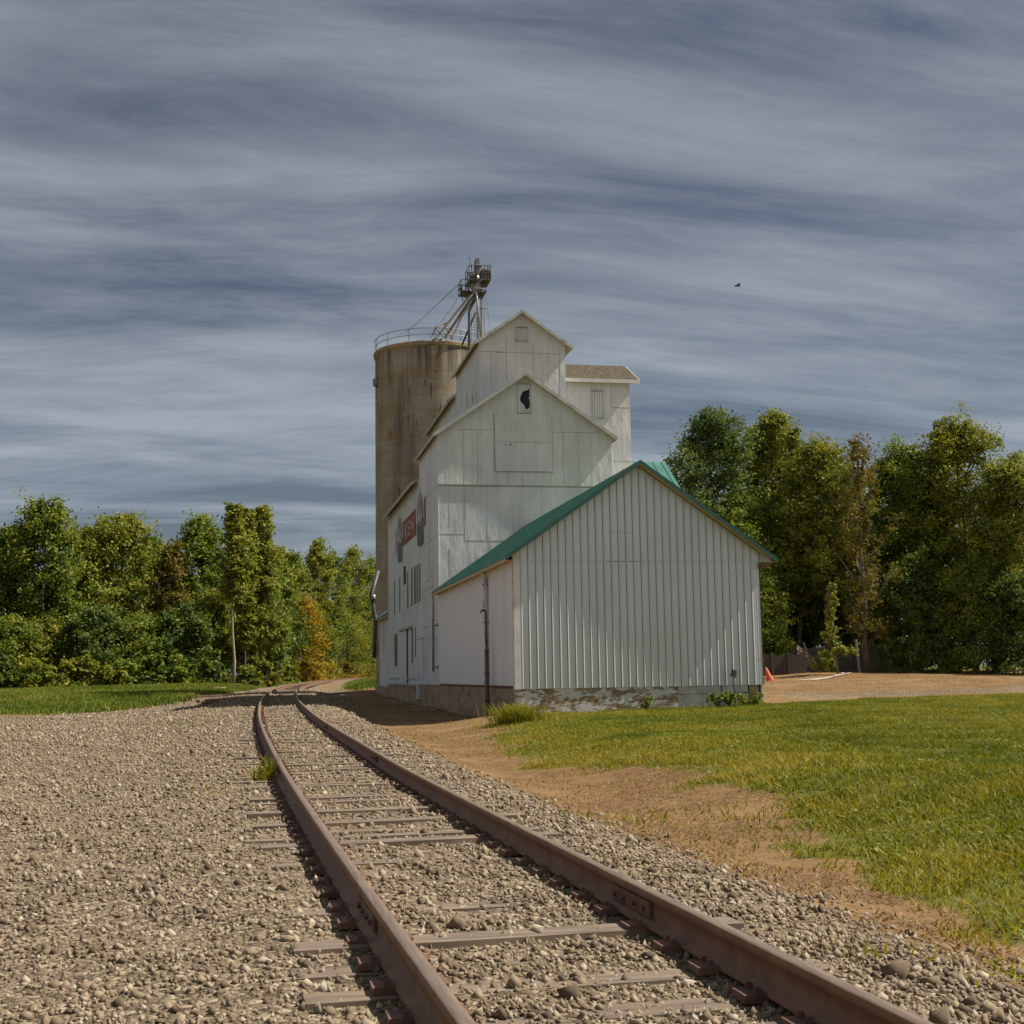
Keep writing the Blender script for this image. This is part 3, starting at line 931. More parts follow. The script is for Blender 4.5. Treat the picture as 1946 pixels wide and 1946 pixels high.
# lower block and its gable
mb = gable(EX0, 20.97, 75.2, 84.0, 1.0, 15.76, 19.40)
wall_f = mb.build("wall", M["siding"], ele)
mb = MB()     # upper cladding stands proud of the lower
mb.extrude([(EX0 - .02, 75.11, 12.73), (20.99, 75.11, 12.73), (20.99, 75.11, 15.74), (15.685, 75.11, 19.42), (EX0 - .02, 75.11, 15.76)], (0, .085, 0))
mb.build("upper_cladding", M["siding"], wall_f)
gable_roof("roof", 15.67, 19.55, 10.12, 21.24, 74.7, 84.6, .69, M["shingle_grey"], ele)
# rear block
gable(EX0, 20.97, 84.0, 104.9, 1.0, 14.43, 18.08).build("wall", M["siding_side"], ele)
gable_roof("roof", 15.67, 18.22, 9.92, 21.4, 84.62, 104.9, .69, M["shingle_grey"], ele)
# the long track-side face is clad in weathered sheets
mb = MB()
mb.box(EX0 - .022, EX0 - .002, 75.14, 83.98, 1.02, 15.7); mb.box(EX0 - .022, EX0 - .002, 83.985, 104.9, 1.02, 14.35)
mb.build("side_cladding", M["siding_side"], ele)
# headhouse
gable(13.78, 19.43, 80.0, 89.7, 15.0, 22.67, 24.67).build("headhouse_wall", M["siding"], ele)
gable_roof("roof", 16.57, 24.80, 13.47, 19.82, 79.6, 89.9, .70, M["shingle_grey"], ele)
mb = MB(); mb.box(13.758, 13.778, 80.02, 89.68, 15.0, 22.64); mb.build("side_cladding", M["siding_side"], ele)
# upper rear block
gable(13.74, 19.5, 89.72, 105.2, 14.0, 21.30, 23.29).build("headhouse_wall", M["siding_side"], ele)
gable_roof("roof", 16.6, 23.42, 13.36, 19.9, 89.92, 105.5, .69, M["shingle_grey"], ele)
# side tower with the shingled roof
WZ = 20.74
RZ = float(at(1130, 694, 84.3)[2])
mb = MB()
mb.extrude([(24.14, 81.5, .2), (24.14, 87.1, .2), (24.14, 87.1, WZ - .1), (24.14, 84.3, RZ - .15), (24.14, 81.5, WZ - .1)], (-4.70, 0, 0))
wt = mb.build("side_tower_wall", M["siding"], ele)
sl_ = (RZ - WZ) / (84.3 - 81.05)
for ye in (81.05, 87.55):
    mb = MB()
    mb.extrude([(19.46, 84.3, RZ), (19.46, ye, WZ), (19.46, ye, WZ - .09), (19.46, 84.3, RZ - .09)], (5.22, 0, 0))
    rf = mb.build("roof", M["shingle_brown"], ele)
    s = -1 if ye < 84 else 1
    mb = MB(); mb.box(19.46, 24.70, min(ye, ye + s * .03) + s * .002, max(ye, ye + s * .03) + s * .002, WZ - .24, WZ - .0)
    mb.extrude([(24.685, 84.3, RZ + .01), (24.685, ye, WZ + .01), (24.685, ye, WZ - .2), (24.685, 84.3, RZ - .2)], (.03, 0, 0))
    mb.build("fascia", M["white_trim"], rf)
    mb = MB(); mb.box(19.46, 24.68, min(ye, ye - s * .44), max(ye, ye - s * .44), WZ - .17, WZ - .13); mb.build("soffit", M["wood"], rf)
# green-roofed lean part on the far side of the tower
GZ = float(at(1250, 878, 84.0)[2])
gx1 = float(at(1263, 878, 84.0)[0])
mb = MB()
mb.extrude([(24.16, 79.2, .3), (24.16, 88.8, .3), (24.16, 88.8, GZ - 3.4), (24.16, 84.0, GZ - .12), (24.16, 79.2, GZ - 3.4)], (gx1 - 24.5, 0, 0))
mb.build("lean_to_wall", M["siding_side"], ele)
for ye in (78.6, 89.4):
    mb = MB()
    ze = GZ - abs(ye - 84) * .70
    mb.extrude([(24.16, 84.0, GZ), (24.16, ye, ze), (24.16, ye, ze - .09), (24.16, 84.0, GZ - .09)], (gx1 - 24.16, 0, 0))
    xx = 24.5
    while xx < gx1 + .02:
        mb.extrude([(xx - .04, 84.0, GZ + .05), (xx - .04, ye, ze + .05), (xx - .04, ye, ze + .002), (xx - .04, 84.0, GZ + .002)], (.05, 0, 0))
        xx += .62
    mb.build("roof", M["green"], ele)

# foundation of the elevator
mb = MB(); mb.box(EX0 + .02, 20.9, 75.16, 86.0, -1.0, 1.04); mb.box(EX0 - .03, 20.9, 86.02, 104.85, -1.0, .90)
mb.build("foundation", M["conc_stained"], ele)
mb = MB(); mb.box(EX0 - .10, EX0 - .024, 86.1, 104.8, .905, 1.0); mb.box(EX0 - .10, EX0 - .024, 96.4, 104.2, 1.36, 1.45); mb.box(EX0 - .10, EX0 - .024, 86.3, 91.2, 1.36, 1.45)
mb.build("skirt_board", M["trim"], ele)
mb = MB(); mb.box(EX0 - .12, EX0 + .015, 84.25, 85.75, .05, 1.02)
mb.build("pale_pier", M["conc_white"], ele)

def seam(*b_):
    mb = MB(); mb.box(*b_); mb.build("sheet_seam", M["seam"], ele)


# sheet seams on the facades
fy = 75.2
for x0, x1, z, t in ((EX0, 20.95, 12.66, .045), (EX0 + .02, 11.93, 9.78, .03), (11.98, 14.6, 9.40, .03)):
    seam(x0, x1, fy - .006, fy - .001, z - t / 2, z + t / 2)
for x, z0, z1, t in ((11.95, 9.40, 12.62, .025), (11.03, 7.4, 8.95, .02), (11.03, 10.2, 12.5, .014), (13.3, 9.42, 12.6, .012), (14.9, 9.5, 12.6, .012), (16.6, 10.2, 12.6, .012)):
    seam(x - t / 2, x + t / 2, fy - .006, fy - .001, z0, z1)
fy = 75.11
for x0, x1, z, t in ((11.5, 13.74, 16.04, .025), (17.36, 20.3, 15.98, .025), (10.6, 11.5, 16.05, .012)):
    seam(x0, x1, fy - .006, fy - .001, z - t / 2, z + t / 2)
for x, z0, z1, t in ((12.40, 16.05, 16.9, .014), (11.94, 12.76, 16.03, .016), (12.78, 12.76, 16.03, .022), (18.02, 12.76, 15.96, .02), (18.93, 12.76, 15.85, .014), (14.6, 12.76, 13.5, .02), (15.45, 12.76, 13.5, .014), (17.25, 12.76, 13.5, .014), (19.75, 12.76, 15.9, .012)):
    seam(x - t / 2, x + t / 2, fy - .006, fy - .001, z0, z1)
fy = 80.0
seam(13.82, 19.1, fy - .006, fy - .001, 22.045, 22.075); seam(14.9, 15.25, fy - .007, fy - .001, 22.03, 22.09)
for x, z0, z1, t in ((14.56, 19.0, 22.05, .016), (15.55, 20.2, 23.2, .025), (17.33, 20.4, 22.7, .02), (18.25, 19.6, 22.4, .014), (19.04, 19.3, 22.05, .02)):
    seam(x - t / 2, x + t / 2, fy - .006, fy - .001, z0, z1)
fy = 81.5
for x, z0, z1, t in ((22.22, 20.0, 20.6, .02), (22.87, 18.8, 20.6, .02), (23.55, 18.0, 18.9, .01)):
    seam(x - t / 2, x + t / 2, fy - .006, fy - .001, z0, z1)
seam(22.95, 24.12, fy - .006, fy - .001, 18.93, 18.96); seam(22.9, 24.1, fy - .006, fy - .001, 15.35, 15.37)
fx = EX0 - .022
for y0, y1, z, t in ((75.2, 80.8, 12.68, .03), (75.2, 83.2, 9.75, .03), (77.5, 83.0, 6.87, .03), (83.9, 104.0, 7.58, .02), (75.2, 80.4, 3.72, .02)):
    seam(fx - .006, fx - .001, y0, y1, z - t / 2, z + t / 2)
for yv, z0, z1, t in ((80.5, 1.1, 4.1, .06), (82.3, 1.45, 3.9, .08), (79.6, 8.2, 12.6, .03), (77.4, 5.0, 9.7, .02)):
    seam(fx - .006, fx - .001, yv - t / 2, yv + t / 2, z0, z1)
seam(fx - .03, fx - .001, 82.2, 85.4, 3.9, 3.95); seam(fx - .03, fx - .001, 80.5, 81.9, 4.55, 4.60)
fx = 13.758
for yv, z0, z1, t in ((85.0, 19.4, 20.75, .22), (82.6, 19.2, 19.7, .28), (86.2, 21.4, 21.75, .1), (81.3, 19.0, 19.6, .1), (84.2, 19.2, 20.0, .05), (87.6, 20.0, 22.0, .03)):
    seam(fx - .006, fx - .001, yv - t / 2, yv + t / 2, z0, z1)


# front openings
def shutter(x0, x1, z0, z1, y, n, hole=None, name="hatch"):
    mb = MB(); mb.box(x0, x1, y - .03, y - .002, z0, z1)
    sh = mb.build(name, M["siding"], ele)
    mb = MB()
    mb.box(x0 - .05, x0 - .002, y - .05, y - .001, z0, z1); mb.box(x1 + .002, x1 + .05, y - .05, y - .001, z0, z1)
    mb.box(x0 - .05, x1 + .05, y - .06, y - .001, z1 + .002, z1 + .06)
    mb.box(x0 - .08, x1 + .08, y - .09, y - .001, z0 - .08, z0 - .002)
    mb.build("frame", M["trim"], sh)
    mb = MB()
    for i in range(1, n):
        xx = x0 + (x1 - x0) * i / n
        mb.box(xx - .012, xx + .012, y - .034, y - .0305, z0, z1)
    mb.box(x0, x1, y - .034, y - .0305, z1 - .045, z1)
    mb.build("board_gap", M["seam"], sh)
    if hole:
        mb = MB(); mb.extrude([(a, y - .040, b) for a, b in hole], (0, .004, 0))
        mb.build("broken_opening", M["dark"], sh)
    return sh


shutter(16.21, 16.93, 22.88, 23.72, 80.0, 7)
shutter(15.28, 16.0, 17.15, 18.90, 75.11, 6,
        [(15.97, 18.56), (15.90, 18.60), (15.86, 18.50), (15.74, 18.48), (15.62, 18.44), (15.50, 18.30), (15.44, 18.12), (15.40, 17.98), (15.42, 17.82), (15.50, 17.72), (15.58, 17.64), (15.66, 17.58), (15.68, 17.44), (15.74, 17.36), (15.84, 17.33), (15.90, 17.44), (15.97, 17.42), (15.97, 17.98), (15.86, 18.00), (15.97, 18.06)])
shutter(21.56, 22.22, 18.24, 20.02, 81.5, 4)
mb = MB(); mb.box(13.82, 17.30, 75.05, 75.107, 13.56, 17.05)
pn = mb.build("board_panel", M["siding"], ele)
mb = MB()
mb.box(13.79, 13.817, 75.04, 75.108, 13.53, 17.05); mb.box(13.79, 17.33, 75.04, 75.108, 13.53, 13.557); mb.box(17.303, 17.325, 75.06, 75.108, 13.56, 17.0)
mb.box(13.84, 17.28, 75.046, 75.049, 15.315, 15.335)
mb.build("edge_gap", M["seam"], pn)
mb = MB()
for px, py, w, h in ((961, 846, 2, 5), (970, 845, 4.5, 4), (977, 848.5, 1.5, 2), (1024, 842.5, 6, 1.3), (1018, 841.5, 2, 1.0), (962, 867, 5, 0.8), (1023, 869, 3, 1)):
    p = at(px, py, 75.05); w *= 75 / 2471; h *= 75 / 2471
    c = []
    for k in range(7):
        a = 2 * math.pi * k / 7
        rr = random.uniform(.6, 1.1)
        c.append((p[0] + w * .5 * rr * math.cos(a), 75.046, p[2] + h * .5 * rr * math.sin(a)))
    mb.extrude(c[::-1], (0, .002, 0))
mb.build("rot_hole", M["dark"], pn)

# track-side windows, louvre, doors
FX = EX0 - .024


def side_window(y0, y1, z0, z1, mat="frame_green", split=False):
    mb = MB(); mb.box(FX - .004, FX, y0, y1, z0, z1)
    w = mb.build("window", M[mat], ele)
    mb = MB()
    t = .09
    mb.box(FX - .010, FX, y0 - t, y0 - .002, z0 - .06, z1 + .08); mb.box(FX - .010, FX, y1 + .002, y1 + t, z0 - .06, z1 + .08)
    mb.box(FX - .016, FX, y0 - t, y1 + t, z0 - .14, z0 - .062)
    mb.build("frame", M["white_trim"], w)
    ym_ = (y0 + y1) / 2
    for a_, b_ in (((y0 + .05, ym_ - .05), (ym_ + .05, y1 - .05)) if split else ((y0 + .05, y1 - .05),)):
        mb = MB(); mb.box(FX - .007, FX - .0045, a_, b_, z0 + .05, z1 - .05)
        mb.build("pane", M["glass"], w)


side_window(99.6, 100.4, 6.25, 8.85)
side_window(95.85, 96.6, 6.27, 8.85)
side_window(90.5, 91.45, 6.25, 8.83)
side_window(88.0, 88.98, 6.3, 8.87)
side_window(86.15, 87.3, 6.33, 8.86, split=True)
side_window(84.98, 85.85, 6.33, 8.86)
side_window(83.68, 84.55, 6.32, 8.85)
side_window(97.9, 100.3, 2.3, 4.74, split=True)
side_window(87.95, 88.95, 2.42, 4.85)
side_window(86.35, 87.0, 2.8, 4.78)
mb = MB(); mb.box(FX - .03, FX, 92.2, 93.4, 8.1, 9.35)
lv = mb.build("louvre_vent", M["dark"], ele)
mb = MB()
for i in range(8):
    z = 8.14 + i * .15
    mb.hexa([(FX - .09, 92.22, z), (FX - .032, 92.22, z + .05), (FX - .032, 93.38, z + .05), (FX - .09, 93.38, z), (FX - .09, 92.22, z + .02), (FX - .032, 92.22, z + .07), (FX - .032, 93.38, z + .07), (FX - .09, 93.38, z + .02)])
mb.build("slat", M["trim"], lv)
mb = MB(); mb.box(FX - .05, FX - .022, 91.75, 95.5, 1.08, 4.78)
dr = mb.build("sliding_door", M["siding_side"], ele)
mb = MB(); mb.box(FX - .012, FX, 91.1, 91.74, 1.05, 4.78); mb.build("door_gap", M["dark"], dr)
mb = MB(); mb.box(FX - .16, FX, 87.95, 96.1, 4.80, 4.98); mb.build("door_track", M["trim"], dr)
mb = MB(); mb.box(FX - .022, FX, 82.4, 85.3, 1.4, 3.88); mb.build("door", M["siding_side"], ele)
# conduit, meter and lamp arm
mb = MB()
mb.tube([(FX - .09, 77.2, 4.9), (FX - .09, 77.2, 1.8)], .06, 8); mb.tube([(FX - .07, 77.2, 6.4), (FX - .07, 77.2, 4.9)], .035, 8)
for z in (4.5, 2.06): mb.tube([(FX - .07, 76.9, z), (FX - .07, 75.1, z)], .035, 6); mb.box(FX - .12, FX, 75.0, 75.25, z - .08, z + .08)
mb.build("conduit", M["galv_dull"], ele, smooth=True)
mb = MB()
mb.tube([(FX, 77.9, 7.45), (FX - .25, 77.7, 7.55), (FX - .42, 77.6, 7.42)], .04, 8); mb.lathe((FX - .42, 77.6, 7.2), [(.02, .24), (.08, .2), (.15, .05), (.13, .04)], 12)
mb.box(FX - .18, FX, 77.5, 77.85, 6.88, 7.2)
mb.build("wall_lamp", M["white_trim"], ele)

# painted sign on the track-side wall
sx = FX - .004
sg = MB(); sg.extrude([(sx, y_, z_) for y_, z_ in [(94.1, 12.68), (86.0, 12.68), (85.8, 10.88), (94.1, 10.88)]], (-.003, 0, 0))
sign = sg.build("painted_sign", M["red"], ele, label="faded red painted sign between two grey stalks")
for pts in ([(81.6, 12.78), (80.75, 12.78), (80.65, 10.95), (81.5, 10.95)], [(98.85, 12.58), (98.3, 12.56), (98.1, 10.85), (98.75, 10.88)]):
    sg = MB(); sg.extrude([(sx, y_, z_) for y_, z_ in pts], (-.003, 0, 0)); sg.build("red_strip", M["red"], sign)
cu = bpy.data.curves.new("lettering", 'FONT'); cu.body = "KEN"; cu.size = 1.45; cu.align_x = 'CENTER'; cu.align_y = 'CENTER'; cu.extrude = .002; cu.offset = .035
cu.space_character = 1.35
to = bpy.data.objects.new("tmp_text", cu); COL.objects.link(to)
bpy.context.view_layer.update()
me = bpy.data.meshes.new_from_object(to.evaluated_get(bpy.context.evaluated_depsgraph_get()))
bpy.data.objects.remove(to)
cs = np.array([v.co[:] for v in me.vertices])
off = parent_loc(ele)
nv = np.stack([np.full(len(cs), sx - .007) - cs[:, 2], 90.0 - cs[:, 0] * 1.75, 11.76 + cs[:, 1]], 1) - off
me.vertices.foreach_set("co", nv.astype(np.float32).ravel())
me.materials.clear(); me.materials.append(M["letter"])
for p in me.polygons: p.material_index = 0
me.update()
lo = bpy.data.objects.new("lettering", me); COL.objects.link(lo); lo.parent = sign
for yc, w in ((83.6, 1.9), (95.9, 1.75)):
    mb = MB()
    mb.extrude([(sx - .006, yc + w, 11.5), (sx - .006, yc + w * .2, 11.9), (sx - .006, yc - w * .95, 11.6), (sx - .006, yc - w, 9.95), (sx - .006, yc - w * .2, 9.85), (sx - .006, yc + w * .85, 10.05)], (-.003, 0, 0))
    st = mb.build("painted_stalk", M["ear_grey"], sign)
    for mat, nn, sd in (("ear_mid", 8, 1), ("ear_grey", 9, 2), ("leaf_white", 8, 3)):
        mb = MB(); rr = random.Random(sd * 7 + int(yc))
        for k in range(nn):
            f = (k + .5 + rr.uniform(-.3, .3)) / nn * 2 - 1
            yb = yc - f * w * .55; yt = yc - f * w * 1.08
            zb = 11.5 + rr.uniform(-.3, .25); zt = 13.75 - .9 * f * f + rr.uniform(-.45, .25)
            ww = rr.uniform(.16, .24) if sd < 3 else rr.uniform(.07, .12)
            d_ = .010 + .003 * sd
            mb.extrude([(sx - d_, yb + ww, zb), (sx - d_, yt, zt), (sx - d_, yb - ww, zb)], (-.002, 0, 0))
        mb.build("painted_leaf", M[mat], st)

# ------------------------------------------------------------------ annex beyond the elevator
anx = thing("annex_shed", (12.0, 108.5, 0.0), "small white annex with a green roof edge at the far end of the elevator", "shed")
mb = MB(); mb.box(10.37, 14.0, 105.0, 112.6, .75, 6.35); mb.build("wall", M["siding_side"], anx)
mb = MB(); mb.box(10.33, 14.0, 105.0, 112.65, -1, .75); mb.build("foundation", M["conc_stained"], anx)
mb = MB(); mb.extrude([(9.95, 105.0, 6.30), (9.95, 105.0, 6.45), (14.2, 105.0, 9.2), (14.2, 105.0, 9.05)], (0, 8.0, 0)); rf = mb.build("roof", M["green"], anx)
mb = MB(); mb.box(9.97, 10.36, 105.0, 112.9, 6.20, 6.29); mb.build("soffit", M["wood"], rf)

# ------------------------------------------------------------------ silo
SC = np.array([15.93, 118.0, 0.0]); SR = 5.36; SH = 31.25
silo = thing("grain_silo", tuple(SC), "tall round tan concrete silo with dark stains and a railed top", "silo")
mb = MB(); mb.lathe(SC, [(SR, -.5), (SR, SH)], 96); mb.build("wall", M["silo"], silo, smooth=True)
mb = MB(); mb.lathe(SC, [(SR + .003, SH - .42), (SR + .13, SH - .30), (SR + .16, SH - .02), (SR + .10, SH + .05), (SR - .4, SH + .14), (.01, SH + .75)], 96)
rim = mb.build("roof", M["conc_stained"], silo)
mb = MB()
nr = 14
ring = []
for k in range(64):
    a = 2 * math.pi * k / 64
    ring.append(np.array([math.cos(a), math.sin(a), 0]) * (SR + .02) + SC)
for zz in (.62, 1.2):
    mb.tube([p + np.array([0, 0, SH + zz]) for p in ring] + [ring[0] + np.array([0, 0, SH + zz])], .035, 5, False)
for k in range(nr):
    a = 2 * math.pi * (k + .3) / nr
    p = np.array([math.cos(a), math.sin(a), 0]) * (SR + .02) + SC
    mb.tube([p + (0, 0, SH), p + (0, 0, SH + 1.2)], .035, 5)
mb.build("railing", M["galv_dull"], silo)
mb = MB()   # hatch frame where the spouts arrive
Yh = 113.2
A_, B_, C_, D_, E_ = at(843, 614, Yh + 1.5), at(828, 622, Yh), at(842, 640, Yh), at(859, 645, Yh), at(820, 640, Yh + .8)
mb.tube([A_, B_], .09, 6); mb.tube([B_, C_], .06, 6); mb.tube([A_, D_], .06, 6); mb.tube([B_, E_], .05, 6); mb.tube([A_ + (.3, 0, 0), A_ + (-.0, 0, 0)], .08, 6)
mb.build("hatch_frame", M["steel_dark"], silo)
mb = MB(); c = at(832, 641, 113.6); mb.lathe((c[0], c[1], SH), [(.75, -.05), (.72, .25), (.4, .42), (.01, .45)], 16); mb.build("hatch_lid", M["galv_dull"], silo)
mb = MB(); p = at(712.5, 727, 117.0); mb.lathe((p[0] + .1, p[1], p[2]), [(.05, -.45), (.28, -.3), (.3, .3), (.05, .45)], 10); mb.build("vent", M["galv_dull"], silo)
mb = MB()
rs = random.Random(3)
for px, y0, y1 in ((778.4, 737, 764), (807, 724, 737), (818, 730, 760), (828, 675, 688), (826, 705, 713), (778, 786, 809), (791, 799, 812), (745.6, 813, 832), (741, 824, 832), (836, 772, 790), (760, 925, 940), (800, 880, 893), (850, 760, 771)):
    p0 = at(px, y0, 113.2); p1 = at(px, y1, 113.2)
    dx = p0[0] - SC[0]
    a = math.atan2(-math.sqrt(max(.5, SR * SR - dx * dx)), dx)
    n0 = 4
    w = rs.uniform(.05, .11) / SR
    R2 = SR + .012
    top = [(SC[0] + R2 * math.cos(a + s_ * w), SC[1] + R2 * math.sin(a + s_ * w)) for s_ in (-1, 1)]
    bot = [(SC[0] + R2 * math.cos(a + s_ * w * .4), SC[1] + R2 * math.sin(a + s_ * w * .4)) for s_ in (-1, 1)]
    z0, z1 = p0[2], p1[2]
    mb.poly([(top[0][0], top[0][1], z0), (bot[0][0], bot[0][1], z1), (bot[1][0], bot[1][1], z1), (top[1][0], top[1][1], z0)])
M["rust_stain"] = simple("rust_stain", (0.20, 0.075, 0.025), .95, 0, .4, 1.5)
mb.build("rust_stain", M["rust_stain"], silo)
mb = MB()   # outside unloading pipe
pp = [at(722, 1085, 110), at(709, 1131, 109.5), at(717, 1176, 109), at(716, 1215, 109), at(715, 1250, 109)]
pp = [p + np.array([-.15, 0, 0]) for p in pp]
mb.tube(pp, .17, 10)
sp = mb.build("unloading_spout", M["pipe_dark"], silo, smooth=True)
mb = MB(); mb.tube([at(709.5, 1130, 109.2), at(709.8, 1142, 109.2)], .19, 10); mb.build("elbow", M["galv_dull"], sp, smooth=True)
mb = MB(); mb.tube([at(716, 1213, 108.6), at(718.5, 1246, 108.6)], .08, 6); mb.build("hanging_sleeve", M["plank"], sp)

# ------------------------------------------------------------------ grain leg (bucket elevator)
LY = 110.0
leg0 = at(906, 1200, LY)
leg = thing("bucket_elevator", (float(leg0[0]), LY, 1.0), "galvanised bucket elevator tower with spouts and platforms above the silo", "bucket elevator")


def q(x, y, dy=0.0):  # measured on the enlarged detail of the tower head
    return at(820 + x * .10355, 480 + y * .10355, LY + dy)


def px(v): return v * .10355 * LY / 2471


def qbox(mb, x0, x1, y0, y1, d0, d1):
    a, b = q(x0, y1, 0), q(x1, y0, 0)
    mb.box(a[0], b[0], LY + d0, LY + d1, a[2], b[2])


mb = MB(); qbox(mb, 803, 873, 125, 262, -.5, .5); qbox(mb, 798, 893, 256, 275, -.6, .6); qbox(mb, 806, 882, 275, 520, -.5, .5)
mb.build("head_housing", M["galv_dull"], leg, bevel=.03)
mb = MB()
mb.tube([q(855, 430, -.6), q(812, 512, -.7)], .14, 12); mb.lathe(tuple(q(815, 700, 0)), [(.26, -.35), (.45, .0), (.46, .62), (.36, .70), (.30, .95)], 20)
mb.build("distributor", M["galv"], leg, smooth=True)
mb = MB(); a = q(930, 345, -.3); mb.tube([a, a + np.array([.7, 0, -.05])], .26, 10); b = q(970, 470, -.2); mb.box(b[0] - .35, b[0] + .35, LY - .6, LY + .1, b[2], b[2] + .6)
mb.tube([q(975, 290, -.3), q(985, 330, -.3)], .1, 6); mb.tube([q(700, 430, -.4), q(780, 430, -.4)], .15, 8)
mb.build("motor", M["steel_rust"], leg)
mb = MB(); mb.tube([q(697, 92, 0), q(735, 300, 0)], .03, 5); mb.lathe(tuple(q(696, 95)), [(.01, -.07), (.08, 0), (.01, .07)], 8); mb.build("antenna", M["steel_dark"], leg)


def platform(x0, x1, yf, yr, d0, d1, band):
    """floor grating, toe boards and two-rail railing"""
    a, b = q(x0, yf), q(x1, yf)
    mb = MB()
    mb.box(a[0], b[0], LY + d0, LY + d1, a[2] - .06, a[2])
    pl = mb.build("platform", M["steel_rust"], leg)
    mb = MB()
    zt = q(x0, yr)[2]
    for z in (zt, (zt + a[2]) / 2):
        ring = [(a[0], LY + d0, z), (b[0], LY + d0, z), (b[0], LY + d1, z), (a[0], LY + d1, z), (a[0], LY + d0, z)]
        for s0, s1 in zip(ring[:-1], ring[1:]): mb.tube([s0, s1], .03, 5)
    for i in range(4):
        x = a[0] + (b[0] - a[0]) * i / 3
        for d in (d0, d1): mb.tube([(x, LY + d, a[2]), (x, LY + d, zt)], .03, 5)
    mb.tube([(a[0], LY + (d0 + d1) / 2, a[2]), (a[0], LY + (d0 + d1) / 2, zt)], .03, 5)
    mb.build("railing", M["steel_dark"], pl)
    if band:
        mb = MB()
        zb = q(x0, band)[2]
        mb.box(a[0], b[0], LY + d0 - .012, LY + d0 - .002, a[2] + .02, zb); mb.box(a[0], b[0], LY + d1 + .002, LY + d1 + .012, a[2] + .02, zb)
        mb.build("toe_board", M["steel_dark"], pl)


platform(658, 800, 562, 300, -1.1, 1.1, 492)
platform(885, 1048, 562, 300, -1.1, 1.1, 470)
platform(515, 720, 765, 560, -1.2, .6, None)
platform(800, 970, 770, 735, -1.0, 1.0, None)
mb = MB()
for i in range(6):
    z = q(540, 765 + i * 24)
    mb.tube([(q(520 + i * 8, 765)[0], LY - 1.1, z[2]), (q(690 - i * 10, 765)[0], LY - 1.1, z[2])], .035, 5)
mb.tube([q(515, 560, -1.1), q(575, 900, -1.1)], .04, 5); mb.tube([q(515, 560, .4), q(560, 760, .4)], .04, 5)
mb.tube([q(655, 655, -1.1), q(740, 715, -1.0)], .08, 6); mb.tube([q(970, 730, -1.0), q(925, 860, -.6)], .04, 5); mb.tube([q(870, 1033, -.5), q(1003, 1030, -.5)], .05, 5)
mb.build("brace", M["steel_dark"], leg)
# spouts
t1, t2 = at(831, 640, 114.2), at(846, 642, 114.6)
for pts, r, mt in (([q(760, 730, -.6), q(690, 800, -.8), t1], .105, "galv"), ([q(790, 790, -.2), q(700, 880, -.2), t2], .125, "galv_dull"), ([q(800, 820, .2), at(876, 604, 111.2), at(858, 645, 113.6)], .075, "galv"),
                   ([q(808, 850, .3), q(692, 1068, .6), q(690, 1080, .6), q(690, 1720, .6)], .12, "galv_dull"), ([q(815, 1090, .5), q(560, 1700, 2.0)], .085, "steel_dark"),
                   ([q(822, 700, -.9), q(835, 850, -.9), q(908, 1560, -1.0)], .105, "galv")):
    MB_ = MB(); MB_.tube(pts, r, 10); MB_.build("spout", M[mt], leg, smooth=True)
# casing legs, ladder, guys
for x0, x1, w, mt in ((838, 838, 34, "galv_dull"), (905, 917, 24, "galv_dull"), (940, 948, 16, "galv")):
    mb = MB(); a = q(x0, 560 if w > 20 else 850); b = q(x1, 1600)
    hw = px(w) / 2
    zb = 17.0
    d = 0.0 if w > 20 else -.6
    mb.hexa([(b[0] - hw, LY + d - hw, zb), (b[0] + hw, LY + d - hw, zb), (b[0] + hw, LY + d + hw, zb), (b[0] - hw, LY + d + hw, zb), (a[0] - hw, LY + d - hw, a[2]), (a[0] + hw, LY + d - hw, a[2]), (a[0] + hw, LY + d + hw, a[2]), (a[0] - hw, LY + d + hw, a[2])])
    mb.build("casing", M[mt], leg)
mb = MB()
for x in (735, 805): mb.tube([q(x, 1120, .9), q(x, 1750, .9)], .025, 4)
for i in range(9): mb.tube([q(735, 1270 + i * 52, .9), q(805, 1270 + i * 52, .9)], .022, 4)
mb.build("ladder", M["galv_dull"], leg)
mb = MB()
mb.tube([q(490, 590, -1), at(793, 614, 115.5), at(770, 632, 117)], .03, 4); mb.tube([q(480, 850, -1), at(838, 613, 115)], .02, 4)
mb.tube([q(1000, 800, 0), at(931, 622, 100)], .018, 4); mb.tube([q(965, 1060, 0), at(921, 622, 100)], .018, 4)
mb.build("guy_wire", M["steel_dark"], leg)

# ------------------------------------------------------------------ small things by the buildings
g0 = -.44
vp = thing("vent_pipe", (10.02, 57.2, g0), "rusty standpipe with a hooked top in front of the shed's track-side wall", "pipe")
mb = MB(); mb.tube([(10.02, 57.2, g0 - .1), (10.02, 57.2, 2.6)], .085, 10); mb.build("lower_pipe", M["rust"], vp, smooth=True)
mb = MB(); mb.tube([(10.02, 57.2, 2.6), (10.0, 57.2, 4.32), (9.98, 57.2, 4.40), (9.90, 57.2, 4.42), (9.80, 57.2, 4.40), (9.76, 57.2, 4.30)], .05, 8); mb.build("upper_pipe", M["rust"], vp, smooth=True)
for z in (2.62, 3.1, .45):
    mb = MB(); mb.tube([(10.02, 57.2, z - .05), (10.02, 57.2, z + .07)], .105 if z < 3 else .07, 10); mb.build("coupling", M["rust"], vp, smooth=True)

